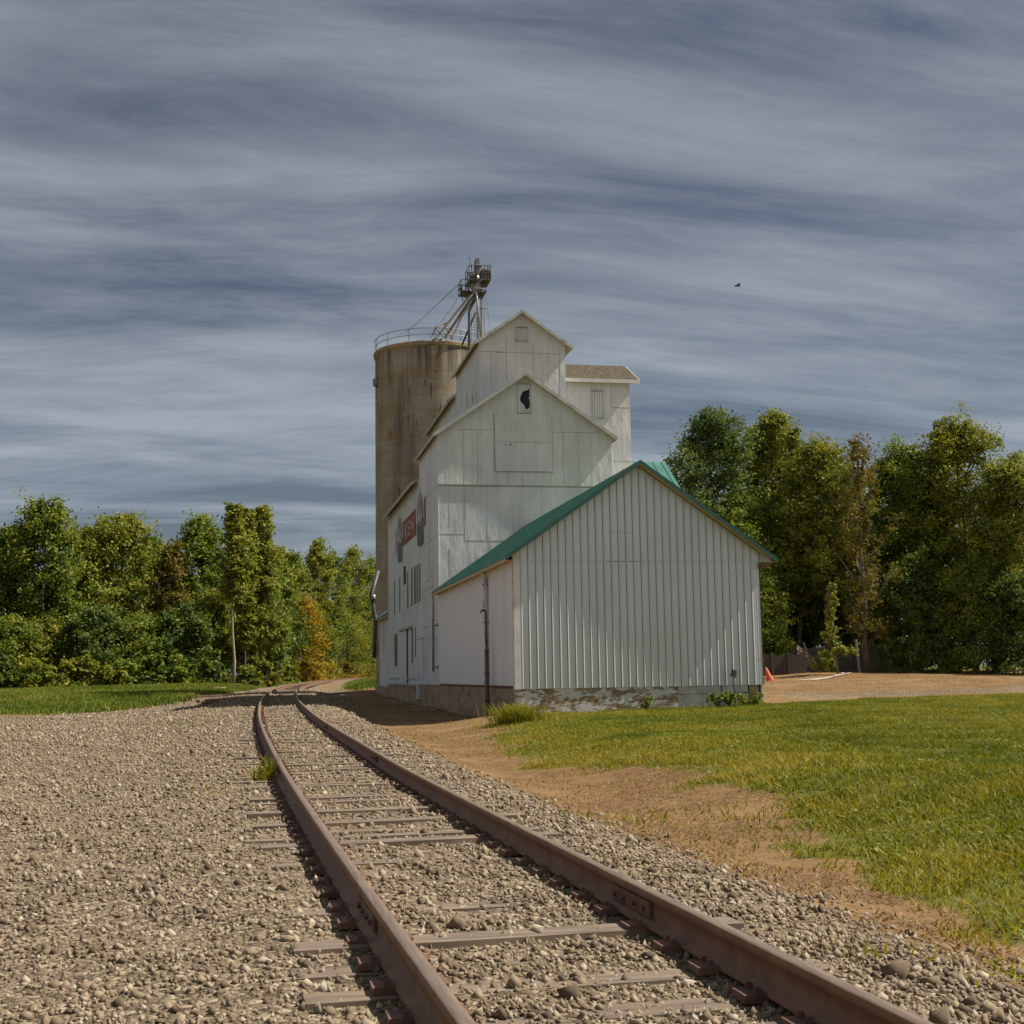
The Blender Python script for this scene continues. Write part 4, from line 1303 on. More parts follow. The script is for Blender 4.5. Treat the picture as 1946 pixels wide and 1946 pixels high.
p = at(1397.5, 1336, 51.9); gp = gzo(p[0], 51.9)
yp = thing("hydrant_post", (p[0], 51.9, gp), "thin dark yard hydrant post standing in weeds before the ribbed wall", "hydrant")
mb = MB(); mb.tube([(p[0], 51.9, gp - .05), (p[0], 51.9, 1.35)], .035, 8); mb.build("pipe", M["steel_dark"], yp, smooth=True)
mb = MB(); mb.box(p[0] - .10, p[0] + .09, 51.82, 51.98, 1.34, 1.62); mb.tube([(p[0] - .08, 51.85, 1.60), (p[0] - .12, 51.84, 1.70)], .03, 6); mb.tube([(p[0] - .1, 51.9, 1.45), (p[0] - .2, 51.88, 1.36)], .035, 6)
mb.build("head", M["steel_rust"], yp, bevel=.02)

cx_, cy_ = float(at(1464, 1290, 72)[0]), 72.0
cz_ = gzo(cx_, cy_)
cone = thing("traffic_cone", (cx_, cy_, cz_), "orange traffic cone leaning beside the shed's right corner", "traffic cone")
mb = MB(); mb.lathe((cx_, cy_, cz_), [(.24, .03), (.05, .78), (.03, .80)], 16)
tilt = np.array(mb.v) - np.array([cx_, cy_, cz_]); tilt[:, 0] -= tilt[:, 2] * .32
mb.v = [tuple(t + np.array([cx_, cy_, cz_])) for t in tilt]
mb.build("cone_body", M["orange"], cone, smooth=True)
mb = MB(); mb.box(cx_ - .27, cx_ + .27, cy_ - .27, cy_ + .27, cz_ - .01, cz_ + .035); mb.build("base", M["orange"], cone, bevel=.01)


def leaf_cloud(cent, rad, n, size, seed, squash=.75):
    """leaf quads around clump centres; returns V,Q,tint"""
    r = np.random.default_rng(seed)
    k = len(cent)
    idx = r.integers(0, k, n)
    d = r.normal(0, 1, (n, 3))
    ax = cent - cent.mean(0) * np.array([1, 1, .85]); ax /= np.linalg.norm(ax, axis=1)[:, None] + 1e-6
    ax = ax + r.normal(0, .6, (k, 3)); ax /= np.linalg.norm(ax, axis=1)[:, None] + 1e-6
    # each clump is a handful of twigs fanning out from the branch end
    tw = r.normal(0, .42, (k, 9, 3)) * np.array([1, 1, squash]) + ax[:, None, :] * r.uniform(-.5, .95, (k, 9, 1))
    spread = np.where(r.random(n) < .10, .50, .24)
    off = tw[idx, r.integers(0, 9, n)] + d * spread[:, None] * np.array([1, 1, squash])
    pos = cent[idx] + off * rad[idx][:, None]
    d = off / (np.linalg.norm(off, axis=1)[:, None] + 1e-6)
    nrm = d * .30 + r.normal(0, .6, (n, 3)) + np.array([0, 0, .40])
    nrm /= np.linalg.norm(nrm, axis=1)[:, None]
    a = np.cross(nrm, r.normal(0, 1, (n, 3))); a /= np.linalg.norm(a, axis=1)[:, None] + 1e-9
    b = np.cross(nrm, a)
    s = size * r.uniform(.6, 1.35, n)
    a = a * s[:, None]; b = b * (s * .62)[:, None]
    V = np.stack([pos - a, pos - b * .9 + a * .1, pos + a, pos + b * .9 + a * .1], 1).reshape(-1, 3)
    Q = (np.arange(n) * 4)[:, None] + np.arange(4)
    ct = np.clip(r.normal(.5, .2, k), 0, 1)
    t = np.clip(ct[idx] + r.normal(0, .13, n), 0, 1)
    return V, Q, np.repeat(t, 4)


def weed(name, x, y, h, w, n, mat, label, cat, seed, blade=True):
    z = float(surf(x, y))
    t = thing(name, (x, y, z), label, cat)
    r = np.random.default_rng(seed)
    xy = np.stack([r.normal(0, w, n), r.normal(0, w * .6, n)], 1)
    if blade:
        V, Q = blades(xy, h, .022, seed, .45, z=np.full(n, -.02))
        np_mesh("blades", V, Q, M[mat], t, tint=np.repeat(np.clip(r.normal(.55, .2, n), 0, 1), 6))
    else:
        c = np.stack([xy[:40, 0], xy[:40, 1], r.uniform(.05, h, 40)], 1)
        V, Q, T = leaf_cloud(c, np.full(40, h * .16), n, .05, seed)
        np_mesh("leaves", V, Q, M[mat], t, tint=T)
        mb = MB()
        for i in range(9): mb.tube([(c[i, 0] * .3, c[i, 1] * .3, -.02), tuple(c[i])], .008, 4)
        o = mb.build("stem", M["bark"], None); o.parent = t
    return t


gxp = at(985, 1385, 30.5)
weed("grass_clump", float(gxp[0]), 30.5, .42, .26, 900, "grass", "tall yellow green grass clump at the shed's near left corner", "grass clump", 31)
weed("weed_plant", float(at(1388, 1330, 35.6)[0]) - .1, 35.7, .36, .28, 900, "leaf_mid", "broad-leaved weeds around the hydrant post at the whitewashed footing", "weeds", 32, False)
weed("weed_plant", float(at(1432, 1330, 35.6)[0]), 35.75, .30, .2, 400, "leaf_mid", "small leafy weed at the shed's right front corner", "weeds", 33, False)
weed("weed_plant", float(at(1231, 1335, 35.8)[0]), 35.85, .38, .09, 160, "leaf_mid", "single sprig of weed against the flaking footing", "weeds", 34, False)
tp = at_z(530, 1455, .25)
weed("grass_clump", float(track_x(18.0)) - .98, 18.0, .30, .07, 70, "grass", "sparse grass tuft growing beside the left rail", "grass clump", 35)

# concrete kerb strip and rubble along the track-side wall
mb = MB(); rr = random.Random(8)
yy = 42.0
while yy < 69:
    L = rr.uniform(.15, 1.1)
    x = 6.72 - .006 * (yy - 42) + rr.uniform(-.06, .06); z = float(gz(x, yy))
    h = rr.uniform(-.03, .05)
    mb.box(x - .07, x + .07, yy, yy + L, z - .05, z + h)
    yy += L + rr.uniform(.02, .5)
o = mb.build("kerb_rubble", M["plank"], None, bevel=.01)
tag(o, "broken line of pale rubble along the elevator's track-side footing", "rubble", kind="stuff")

# scrap timbers left of the track
for i, (px_, py_, L, w, h, rz, lab) in enumerate((
        (398, 1334, 2.3, .22, .18, .25, "weathered scrap timber lying in the shade left of the track"),
        (412, 1326, 1.7, .30, .24, .9, "pale split timber on top of the scrap pile left of the track"),
        (425, 1321, 2.6, .20, .16, .1, "longest brown timber at the back of the scrap pile"),
        (385, 1338, 1.2, .24, .20, 1.2, "short dark timber at the left end of the scrap pile"),
        (404, 1342, .5, .3, .22, .4, "red brown block lying on the shaded gravel left of the track"),
        (392, 1346, .4, .26, .2, .9, "small dark red block nearest the camera beside the scrap pile"))):
    g = at_z(px_, py_, .27)
    z = float(surf(g[0], g[1]))
    mb = MB(); mb.box(-L / 2, L / 2, -w / 2, w / 2, 0, h)
    c, s = math.cos(rz), math.sin(rz)
    mb.v = [(a * c - b * s + g[0], a * s + b * c + g[1], d + z - .03 + a * .03) for a, b, d in mb.v]
    o = mb.build("scrap_timber", M["plank"] if i in (1, 2) else M["redwood"] if i > 3 else M["tie"], None, bevel=.02)
    tag(o, lab, "timber", "scrap timbers beside the track")

# fence, leaning boards, pipes on the right
fz = gzo(32, 86)
fe = thing("wooden_fence", (32.0, 86.0, fz), "old grey board fence in the shade under the right-hand trees", "fence")
mb = MB(); rr = random.Random(5)
p0, p1 = at(1505, 1250, 86), at(1600, 1250, 86)
x = p0[0]
while x < p1[0] + 6:
    w = .14
    z = gzo(x, 86)
    mb.box(x, x + w, 86, 86.025, z - .05, z + 1.72 + rr.uniform(-.06, .06)); x += w + rr.uniform(.005, .02)
mb.build("boards", M["post_wood"], fe)
for xp in (p0[0] + .1, p0[0] + 2.2, p0[0] + 4.6, p0[0] + 7):
    z = gzo(xp, 86); mb = MB(); mb.box(xp, xp + .11, 85.9, 85.995, z - .1, z + 1.85); mb.build("post", M["post_wood"], fe)
mb = MB(); mb.box(p0[0], p1[0] + 6, 85.95, 85.99, fz + 1.3, fz + 1.39); mb.build("rail", M["post_wood"], fe)
# dark plank wall behind the cone
fz2 = gzo(28.5, 78)
fe2 = thing("wooden_fence", (29.0, 78.0, fz2), "dark brown board fence in shade behind the orange cone", "fence")
mb = MB(); x = float(at(1452, 1280, 78)[0]); xe = float(at(1532, 1280, 78)[0])
xs_ = x
while x < xe:
    z = gzo(x, 78); mb.box(x, x + .17, 78, 78.03, z - .05, z + 1.25 + rr.uniform(-.1, .1)); x += .18
mb.build("boards", M["dark_boards"], fe2)
for xp in (xs_ + .5, xs_ + 1.6):
    z = gzo(xp, 78); mb = MB(); mb.box(xp, xp + .14, 77.88, 77.995, z - .1, z + 1.4); mb.build("post", M["dark_boards"], fe2)
# collapsed panel lying on the bank
a, b = at(1514, 1229, 80), at(1578, 1272, 80)
cp = thing("collapsed_fence", (float(b[0]), 80.0, float(b[2])), "collapsed fence panel sagging onto the dirt bank below the grey fence", "fence")
mb = MB()
n_ = 14
for k in range(n_):
    f0, f1 = k / n_, (k + .93) / n_
    q0 = a + (b - a) * f0; q1 = a + (b - a) * f1
    sag0 = math.sin(f0 * math.pi) * -.16; sag1 = math.sin(f1 * math.pi) * -.16
    wd = .95 * (1 - .65 * f0)
    mb.hexa([(q0[0], 80 - .3, q0[2] - wd + sag0), (q1[0], 80 - .3, q1[2] - wd + sag1), (q1[0], 80 - .27, q1[2] - wd + sag1), (q0[0], 80 - .27, q0[2] - wd + sag0),
             (q0[0], 80, q0[2] + sag0), (q1[0], 80, q1[2] + sag1), (q1[0], 80.03, q1[2] + sag1), (q0[0], 80.03, q0[2] + sag0)])
mb.build("boards", M["plank"], cp)
mb = MB(); mb.tube([a + (0, -.1, .05), (a + b) / 2 + (0, -.1, -.12), b + (0, -.1, .0)], .05, 6); mb.build("top_rail", M["plank"], cp)
mb = MB(); mb.tube([at(1527, 1220, 80.5), at(1542, 1262, 80.3)], .05, 6); mb.build("brace", M["post_wood"], cp)
a, b = at(1626.5, 1215, 79), at(1633, 1272, 79)
fpost = o = thing("fence_post", (float(b[0]), 79.0, float(b[2])), "bare grey wooden post leaning left beyond the white pipes", "post")
mb = MB(); d = (a - b) / np.linalg.norm(a - b)
mb.tube([b - d * .3, a], [.085, .075], 8); mb.build("post", M["post_wood"], o)
for i, (u0, u1, lab) in enumerate((((1511, 1301), (1616, 1277), "longer white pipe lying on the bank above the dirt road"), ((1541, 1297), (1604, 1285), "shorter pale pipe lying just in front of the longer white pipe"))):
    pts = []
    for k in range(3):
        f = k / 2
        g = at(u0[0] + (u1[0] - u0[0]) * f, u0[1] + (u1[1] - u0[1]) * f, 48 + 5 * f)
        pts.append((g[0], g[1], float(gz(g[0], g[1])) + .05))
    mb = MB(); mb.tube(pts, .022, 8); o = mb.build("long_pipe", M["pvc"], None, smooth=True); tag(o, lab, "pipe", "pipes on the bank")

# ------------------------------------------------------------------ trees


def tree(name, px_, Y, top, half, base_y, prof, leaf, label, seed, n=9000, size=.26, nclump=70, bark="bark", cat="tree", group=None, trunk_r=.22, lean=0.0, rough=.3, clump=None, limbs=12):
    foot = at(px_, 1285, Y)
    x0 = float(foot[0]); z0 = float(gz(x0, Y))
    H = float(at(px_, top, Y)[2]) - z0
    zb = max(.02, (float(at(px_, base_y, Y)[2]) - z0) / H)
    R = half * Y / FPX * 1.12
    n = int(n * 2.0); size *= .62
    t = thing(name, (x0, Y, z0), label, cat, group)
    r = np.random.default_rng(seed)
    k = int(nclump * 1.45)
    f = r.random(k)
    if prof == 'round': f = f ** .85; rad = np.sqrt(np.clip(1 - (1.75 * f - .75) ** 2, .04, 1))
    elif prof == 'column': rad = np.clip(1.0 - .85 * f ** 1.7, .12, 1) * (.65 + .35 * np.clip(f * 4, 0, 1))
    elif prof == 'spire': rad = np.clip(1.02 - f, .05, 1) ** .85
    elif prof == 'oval': rad = np.sin(np.clip(.12 + .84 * f, 0, 1) * np.pi) ** .6
    else: rad = np.sqrt(np.clip(1 - f ** 2, .05, 1))   # dome
    ang = r.uniform(0, 2 * np.pi, k)
    lob = 1 + rough * np.sin(ang * 3 + seed) * .6 + rough * np.sin(ang * 5 + f * 7 + seed * 1.7) * .5
    rho = np.sqrt(r.random(k)) * .55 + .45 * r.random(k) ** .4
    cr = (clump or R * .34) * r.uniform(.5, 1.35, k)
    rr = np.maximum(R * rad * lob * rho - cr * .2, 0)
    cz = H * (zb + (1 - zb) * f) - cr * .6 * (f > .8)
    cent = np.stack([rr * np.cos(ang) + lean * cz, rr * np.sin(ang), cz], 1)
    tip = np.array([[lean * H * .97, 0, H * .985 - cr.mean() * .45]])
    cent = np.concatenate([cent, tip]); cr = np.concatenate([cr, [cr.mean() * .6]])
    V, Q, T = leaf_cloud(cent, cr, n, size, seed + 1)
    np_mesh("crown", V, Q, M[leaf], t, tint=T)
    mb = MB()
    ht = H * (zb + (1 - zb) * .78)
    npt = 7
    tp = []
    for i in range(npt):
        fz_ = i / (npt - 1)
        tp.append(np.array([lean * ht * fz_ + r.normal(0, .02 * H * .3) * (i > 0), r.normal(0, .01 * H * .3) * (i > 0), -.2 + (ht + .2) * fz_]))
    mb.tube(tp, [trunk_r * (1.25 if i == 0 else 1 - .82 * i / (npt - 1)) for i in range(npt)], 8)
    order = r.permutation(k)[:limbs]
    for j in order:
        c = cent[j]
        if c[2] < H * zb * .8: continue
        zs = max(H * zb * .6, c[2] - rr[j] * .9 - .6) if prof != 'spire' else c[2] + .1
        fz_ = np.clip((zs + .2) / (ht + .2), 0, 1) * (npt - 1)
        i0 = int(min(fz_, npt - 2)); s0 = tp[i0] + (tp[i0 + 1] - tp[i0]) * (fz_ - i0)
        mid = (s0 + c) / 2 + np.array([0, 0, -.12 * rr[j]])
        r0_ = trunk_r * .38
        mb.tube([s0, mid, c], [r0_, r0_ * .6, r0_ * .25], 5)
    o = mb.build("trunk", M[bark], None, smooth=True); o.parent = t
    return t


LEFT = [
    # px, Y, top, half, base, profile, leaf, label, n, size, extra
    (285, 138, 1030, 60, 1230, 'round', "leaf_mid", "round green tree at the left end of the wood, just left of the rust-tinged one", 8000, .27, {}),
    (322, 122, 1035, 34, 1250, 'oval', "leaf_rust", "rust-tinged tree at the left edge beside the broad green tree", 6000, .24, dict(rough=.4)),
    (378, 132, 985, 58, 1225, 'dome', "leaf_mid", "broad round-topped green tree left of the tall poplars", 11000, .28, dict(rough=.4, nclump=90)),
    (443, 109, 957, 23, 1130, 'column', "leaf_poplar", "tallest slender poplar with a bare pale trunk", 5200, .24, dict(bark="bark_pale", trunk_r=.13, clump=.58, nclump=80, rough=.5)),
    (467, 116, 968, 13, 1215, 'column', "leaf_poplar", "narrow poplar spire between the two taller poplars", 6200, .24, dict(trunk_r=.09, clump=.5, rough=.6, nclump=90)),
    (494, 118, 966, 38, 1225, 'spire', "leaf_poplar", "pointed poplar on the right of the three spires", 11000, .25, dict(clump=.7, nclump=150, rough=.5, trunk_r=.13)),
    (464, 136, 1050, 62, 1250, 'round', "leaf_mid", "wide green tree filling the gap right behind the poplar trunks", 11000, .27, dict(rough=.4, nclump=100)),
    (524, 142, 1045, 30, 1200, 'oval', "leaf_mid", "green tree stepping down right of the pointed poplar", 6500, .27, dict(rough=.4)),
    (552, 205, 1050, 36, 1220, 'round', "leaf_mid", "lower round green tree behind the golden tree", 6500, .30, {}),
    (600, 215, 1028, 33, 1215, 'oval', "leaf_poplar", "upright green tree in the middle of the far wood", 7500, .31, dict(rough=.45)),
    (634, 235, 1052, 28, 1215, 'round', "leaf_mid", "smaller green tree right of the upright one in the far wood", 6000, .31, {}),
    (672, 265, 1040, 34, 1220, 'dome', "leaf_poplar", "spreading green tree near the silo in the far wood", 7500, .32, dict(rough=.5)),
    (706, 290, 1060, 30, 1225, 'round', "leaf_mid", "green tree half hidden by the concrete silo", 6500, .32, dict(rough=.5)),
    (578, 174, 1140, 46, 1290, 'spire', "leaf_gold", "golden yellow tree at the bend of the track", 8500, .23, dict(rough=.35, nclump=90)),
    (540, 192, 1092, 36, 1200, 'oval', "leaf_olive", "yellowing tree behind the dark one near the track bend", 7000, .25, dict(rough=.4)),
    (508, 124, 1150, 32, 1270, 'round', "leaf_dark", "dark low tree between the poplars and the golden tree", 8000, .22, {}),
    (352, 116, 1150, 50, 1285, 'dome', "leaf_dark", "dark bushy tree low in front of the broad green tree", 10000, .22, dict(rough=.4)),
    (400, 121, 1120, 36, 1250, 'round', "leaf_olive", "olive understorey tree left of the bare pale trunk", 7000, .22, dict(rough=.5)),
    (478, 122, 1180, 30, 1280, 'round', "leaf_mid", "small green tree at the foot of the poplars", 6500, .21, dict(rough=.4)),
    (660, 255, 1165, 44, 1282, 'dome', "leaf_olive", "wide olive bush-like tree below the far wood near the silo", 8000, .26, {}),
    (700, 285, 1190, 24, 1285, 'round', "leaf_dark", "dark low tree against the silo's base", 5000, .25, {}),
    (616, 222, 1190, 30, 1283, 'dome', "leaf_mid", "low green tree right of the golden tree", 6000, .24, {}),
    (225, 128, 975, 62, 1220, 'round', "leaf_poplar", "large pale green tree second from the left end of the wood", 10000, .27, dict(rough=.4)),
    (150, 126, 1010, 56, 1230, 'oval', "leaf_olive", "yellow green tree third from the left frame edge", 9000, .26, dict(rough=.4)),
    (78, 122, 955, 62, 1220, 'round', "leaf_mid", "tall rounded green tree near the left frame edge", 10000, .27, dict(rough=.4)),
    (8, 124, 1000, 55, 1225, 'round', "leaf_dark", "dark green tree cut by the left frame edge", 9000, .26, dict(rough=.4)),
    (262, 115, 1175, 50, 1288, 'dome', "leaf_mid", "leafy low tree at the wood's edge below the pale green one", 8000, .22, dict(rough=.4)),
    (175, 113, 1160, 52, 1288, 'dome', "leaf_dark", "dark low tree under the yellow green tree on the left", 8000, .22, dict(rough=.4)),
    (90, 114, 1185, 50, 1288, 'dome', "leaf_olive", "olive low tree under the tall rounded tree on the left", 8000, .22, dict(rough=.4)),
    (20, 112, 1170, 48, 1288, 'dome', "leaf_mid", "green low tree in the left frame corner of the wood", 8000, .22, dict(rough=.4)),
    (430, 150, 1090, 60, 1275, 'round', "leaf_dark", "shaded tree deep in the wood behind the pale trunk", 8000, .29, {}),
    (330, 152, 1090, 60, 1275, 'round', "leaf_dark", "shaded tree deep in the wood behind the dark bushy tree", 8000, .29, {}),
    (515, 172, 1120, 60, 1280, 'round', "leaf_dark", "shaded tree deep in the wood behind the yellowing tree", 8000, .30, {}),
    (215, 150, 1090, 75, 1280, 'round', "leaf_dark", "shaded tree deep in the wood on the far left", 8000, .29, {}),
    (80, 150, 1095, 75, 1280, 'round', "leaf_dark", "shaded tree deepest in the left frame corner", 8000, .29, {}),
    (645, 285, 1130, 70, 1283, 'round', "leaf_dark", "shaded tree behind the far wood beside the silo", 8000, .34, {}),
    (720, 320, 1110, 60, 1283, 'round', "leaf_dark", "shaded tree showing just left of the silo's foot", 7000, .34, {}),
]
for i, (px_, Y, top, half, by_, prof, leaf, lab, n, sz, kw) in enumerate(LEFT):
    tree("deciduous_tree", px_, Y, top, half, by_, prof, leaf, lab, 100 + i * 7, n=int(n * 1.15), size=sz, group="trees of the wood left of the track", **kw)

RIGHT = [
    (1365, 90, 786, 92, 1150, 'oval', "leaf_pine", "broad dark green tree rising right behind the shed roof", 20000, .19, dict(rough=.45, nclump=140, clump=.95)),
    (1492, 93, 782, 50, 1080, 'oval', "leaf_poplar", "upright yellow green tree with the highest leafy top right of the shed", 13000, .18, dict(rough=.6, nclump=100, clump=.72)),
    (1455, 95, 812, 28, 1000, 'column', "leaf_mid", "slim green tree between the broad dark one and the upright yellow green one", 7000, .18, dict(clump=.6)),
    (1575, 86, 840, 100, 1140, 'dome', "leaf_olive", "wide olive and gold tree on the right", 24000, .17, dict(rough=.4, nclump=170, clump=.92)),
    (1528, 88, 812, 16, 950, 'column', "leaf_olive", "small pointed olive tree top beside the wide olive tree", 3500, .17, dict(clump=.45)),
    (1650, 80, 833, 50, 1220, 'oval', "leaf_rust", "sparse twiggy rust-tinged tree right of the wide olive tree", 5600, .14, dict(rough=.5, nclump=90, clump=.55, limbs=34)),
    (1415, 88, 945, 86, 1240, 'round', "leaf_mid", "green tree in front of the broad dark one, level with the shed roof", 17000, .17, dict(clump=.85, nclump=130)),
    (1500, 91, 975, 82, 1205, 'dome', "leaf_olive", "olive tree low in the middle of the right-hand trees", 16000, .17, dict(clump=.8, nclump=120)),
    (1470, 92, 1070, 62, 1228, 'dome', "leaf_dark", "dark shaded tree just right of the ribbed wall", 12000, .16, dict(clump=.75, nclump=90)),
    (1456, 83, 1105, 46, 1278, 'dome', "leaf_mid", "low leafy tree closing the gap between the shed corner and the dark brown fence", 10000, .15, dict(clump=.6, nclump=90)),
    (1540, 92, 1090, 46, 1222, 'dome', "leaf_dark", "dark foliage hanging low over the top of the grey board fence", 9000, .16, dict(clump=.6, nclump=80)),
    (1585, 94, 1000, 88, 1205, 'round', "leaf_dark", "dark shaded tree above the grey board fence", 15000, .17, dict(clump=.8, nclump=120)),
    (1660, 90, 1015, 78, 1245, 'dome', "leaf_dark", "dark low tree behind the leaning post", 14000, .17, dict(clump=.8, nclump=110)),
    (1740, 86, 850, 90, 1140, 'round', "leaf_mid", "large green tree right of the twiggy tree", 17000, .18, dict(rough=.4, clump=.95, nclump=130)),
    (1845, 83, 800, 96, 1140, 'oval', "leaf_olive", "tall yellow green tree second from the right frame edge", 18000, .18, dict(rough=.4, clump=.95, nclump=140)),
    (1950, 79, 870, 84, 1140, 'round', "leaf_poplar", "green tree cut by the right frame edge", 15000, .17, dict(rough=.4, clump=.9, nclump=120)),
    (1750, 81, 1060, 84, 1262, 'dome', "leaf_dark", "dark low tree under the large green tree on the right", 12000, .16, dict(clump=.8)),
    (1855, 79, 1070, 88, 1262, 'dome', "leaf_mid", "leafy low tree under the tall yellow green tree on the right", 13000, .16, dict(clump=.8)),
    (1950, 76, 1090, 72, 1262, 'dome', "leaf_dark", "dark low tree in the right frame corner", 10000, .16, dict(clump=.8)),
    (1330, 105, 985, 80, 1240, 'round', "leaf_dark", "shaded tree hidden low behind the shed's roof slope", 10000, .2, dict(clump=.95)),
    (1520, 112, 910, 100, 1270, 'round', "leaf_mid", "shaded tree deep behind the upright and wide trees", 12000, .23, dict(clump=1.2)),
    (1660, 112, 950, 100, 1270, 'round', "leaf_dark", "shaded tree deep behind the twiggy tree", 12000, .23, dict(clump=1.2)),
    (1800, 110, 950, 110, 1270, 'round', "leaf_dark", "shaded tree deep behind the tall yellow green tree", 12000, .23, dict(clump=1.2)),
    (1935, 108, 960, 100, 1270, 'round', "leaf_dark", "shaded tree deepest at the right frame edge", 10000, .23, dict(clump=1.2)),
]
for i, (px_, Y, top, half, by_, prof, leaf, lab, n, sz, kw) in enumerate(RIGHT):
    kw = {k_: (v_ * K if k_ == "clump" else v_) for k_, v_ in kw.items()}
    tree("deciduous_tree", px_, Y * K, top, half, by_, prof, leaf, lab, 500 + i * 9, n=int(n * 1.2), size=sz * K, trunk_r=.15, group="trees on the right behind the shed", **kw)

# spruce whose bare tip stands above the broad tree
xs0 = at(1388, 1285, 97); zs0 = gzo(xs0[0], 97); zt = float(at(1389, 768, 97)[2])
spz = thing("spruce_tree", (float(xs0[0]), 97.0, zs0), "spruce with a thin bare tip poking above the broad dark green tree", "tree")
mb = MB(); Hs = zt - zs0
mb.tube([(0, 0, -.2), (0, 0, Hs * .6), (0, 0, Hs)], [.28, .12, .025], 8)
cl, crr = [], []
rr2 = np.random.default_rng(77)
lev = Hs - .9
while lev > 4:
    rad = min(4.2, .28 + (Hs - lev) * .28)
    nb = 5 if rad < 1 else 7
    for k in range(nb):
        a = rr2.uniform(0, 2 * np.pi)
        e = np.array([rad * math.cos(a), rad * math.sin(a), lev + (.22 if rad < 1.2 else -.1 * rad)])
        mb.tube([(0, 0, lev), e], [.035, .012], 4)
        for f in np.linspace(.45, 1, 2 + int(rad)):
            cl.append(np.array([0, 0, lev]) * (1 - f) + e * f); crr.append(.30 + .12 * rad)
    lev -= .62 if rad < 1.2 else .5
V, Q, T = leaf_cloud(np.array(cl), np.array(crr), 11000, .13, 78, .5)
np_mesh("crown", V, Q, M["leaf_pine"], spz, tint=T)
o = mb.build("trunk", M["bark"], None); o.parent = spz
shrink(spz)

# vine-clad pole and bush on the bank
vx = at(1587, 1270, 76); vz = gzo(vx[0], 76); vt = float(at(1587, 1112, 76)[2])
vine = thing("vine_covered_pole", (float(vx[0]), 76.0, vz), "leaning pole smothered in sunlit vines on the right bank", "vine")
mb = MB(); mb.tube([(.2, 0, -.2), (-.05, 0, (vt - vz) * .5), (-.25, 0, vt - vz)], [.09, .08, .06], 8); o = mb.build("pole", M["bark"], None); o.parent = vine
hv = vt - vz
fz_ = np.linspace(.28, 1.0, 34)
cv = np.stack([.2 - .45 * fz_ + rr2.normal(0, .10, 34) + .18 * np.sin(fz_ * 9), rr2.normal(0, .15, 34), fz_ * hv], 1)
cv = np.concatenate([cv, np.array([[.5, -.1, hv * .30], [.75, -.1, hv * .24], [1.0, -.1, hv * .25], [1.2, 0, hv * .27]])])
V, Q, T = leaf_cloud(cv, np.concatenate([.34 - .18 * fz_, [.25] * 4]), 3800, .085, 79)
np_mesh("vine_leaves", V, Q, M["leaf_poplar"], vine, tint=T)
shrink(vine)


def shrub(px_, Y, top, half, leaf, label, seed, n=3500, size=.15, group="shrubs along the wood's edge", zoff=0):
    f = at(px_, 1285, Y); x0 = float(f[0]); z0 = float(gz(x0, Y)) + zoff
    H = max(.4, float(at(px_, top, Y)[2]) - z0); R = half * Y / FPX
    t = thing("shrub", (x0, Y, z0), label, "shrub", group)
    r = np.random.default_rng(seed)
    k = 34
    a = r.uniform(0, 2 * np.pi, k); f = r.random(k) ** .8
    rad = np.sqrt(np.clip(1 - (f * .95) ** 2, .05, 1)) * R * np.sqrt(r.random(k))
    c = np.stack([rad * np.cos(a), rad * np.sin(a), f * H * .9], 1)
    V, Q, T = leaf_cloud(c, np.full(k, min(R, H) * .28) * r.uniform(.7, 1.3, k), n, size, seed)
    np_mesh("foliage", V, Q, M[leaf], t, tint=T)
    mb = MB()
    for i in range(10): mb.tube([(c[i, 0] * .2, c[i, 1] * .2, -.1), tuple(c[i])], [.03, .01], 4)
    o = mb.build("stems", M["bark"], None); o.parent = t


shrub(1568, 79 * K, 1238, 22, "leaf_olive", "rounded green bush at the foot of the vine-clad pole", 61, 3600, .05, None)
SH = [(337, 108, 1240, 32, "leaf_mid", "pale green shrub low at the left wood edge in front of the dark bushy tree"), (400, 112, 1255, 26, "leaf_dark", "dark shrub beside the bare trunk's foot"), (468, 112, 1266, 22, "leaf_mid", "low green shrub right of the bare trunk's foot"),
      (505, 116, 1258, 26, "leaf_olive", "yellow green shrub under the dark low tree"), (540, 150, 1248, 24, "leaf_mid", "leafy shrub at the golden tree's left foot"), (590, 168, 1250, 24, "leaf_gold", "gold shrub at the golden tree's right foot"),
      (618, 218, 1262, 24, "leaf_olive", "olive shrub right of the gold shrub along the rails"), (652, 244, 1258, 22, "leaf_rust", "rust brown shrub along the far rails"), (684, 268, 1264, 20, "leaf_gold", "yellow weedy shrub near the silo along the far rails"), (708, 292, 1268, 16, "leaf_olive", "last small shrub before the annex wall"),
      (290, 106, 1250, 34, "leaf_dark", "dark shrub at the wood edge left of the pale green shrub"), (225, 105, 1255, 36, "leaf_mid", "green shrub at the wood edge under the large pale tree"), (150, 104, 1252, 36, "leaf_olive", "olive shrub at the wood edge toward the left"), (70, 103, 1255, 38, "leaf_mid", "green shrub at the wood edge near the left frame edge"), (5, 103, 1250, 30, "leaf_dark", "dark shrub cut by the left frame edge")]
for i, (a_, b_, c_, d_, e_, f_) in enumerate(SH): shrub(a_, b_, c_, d_, e_, f_, 300 + i, 3200, .16)

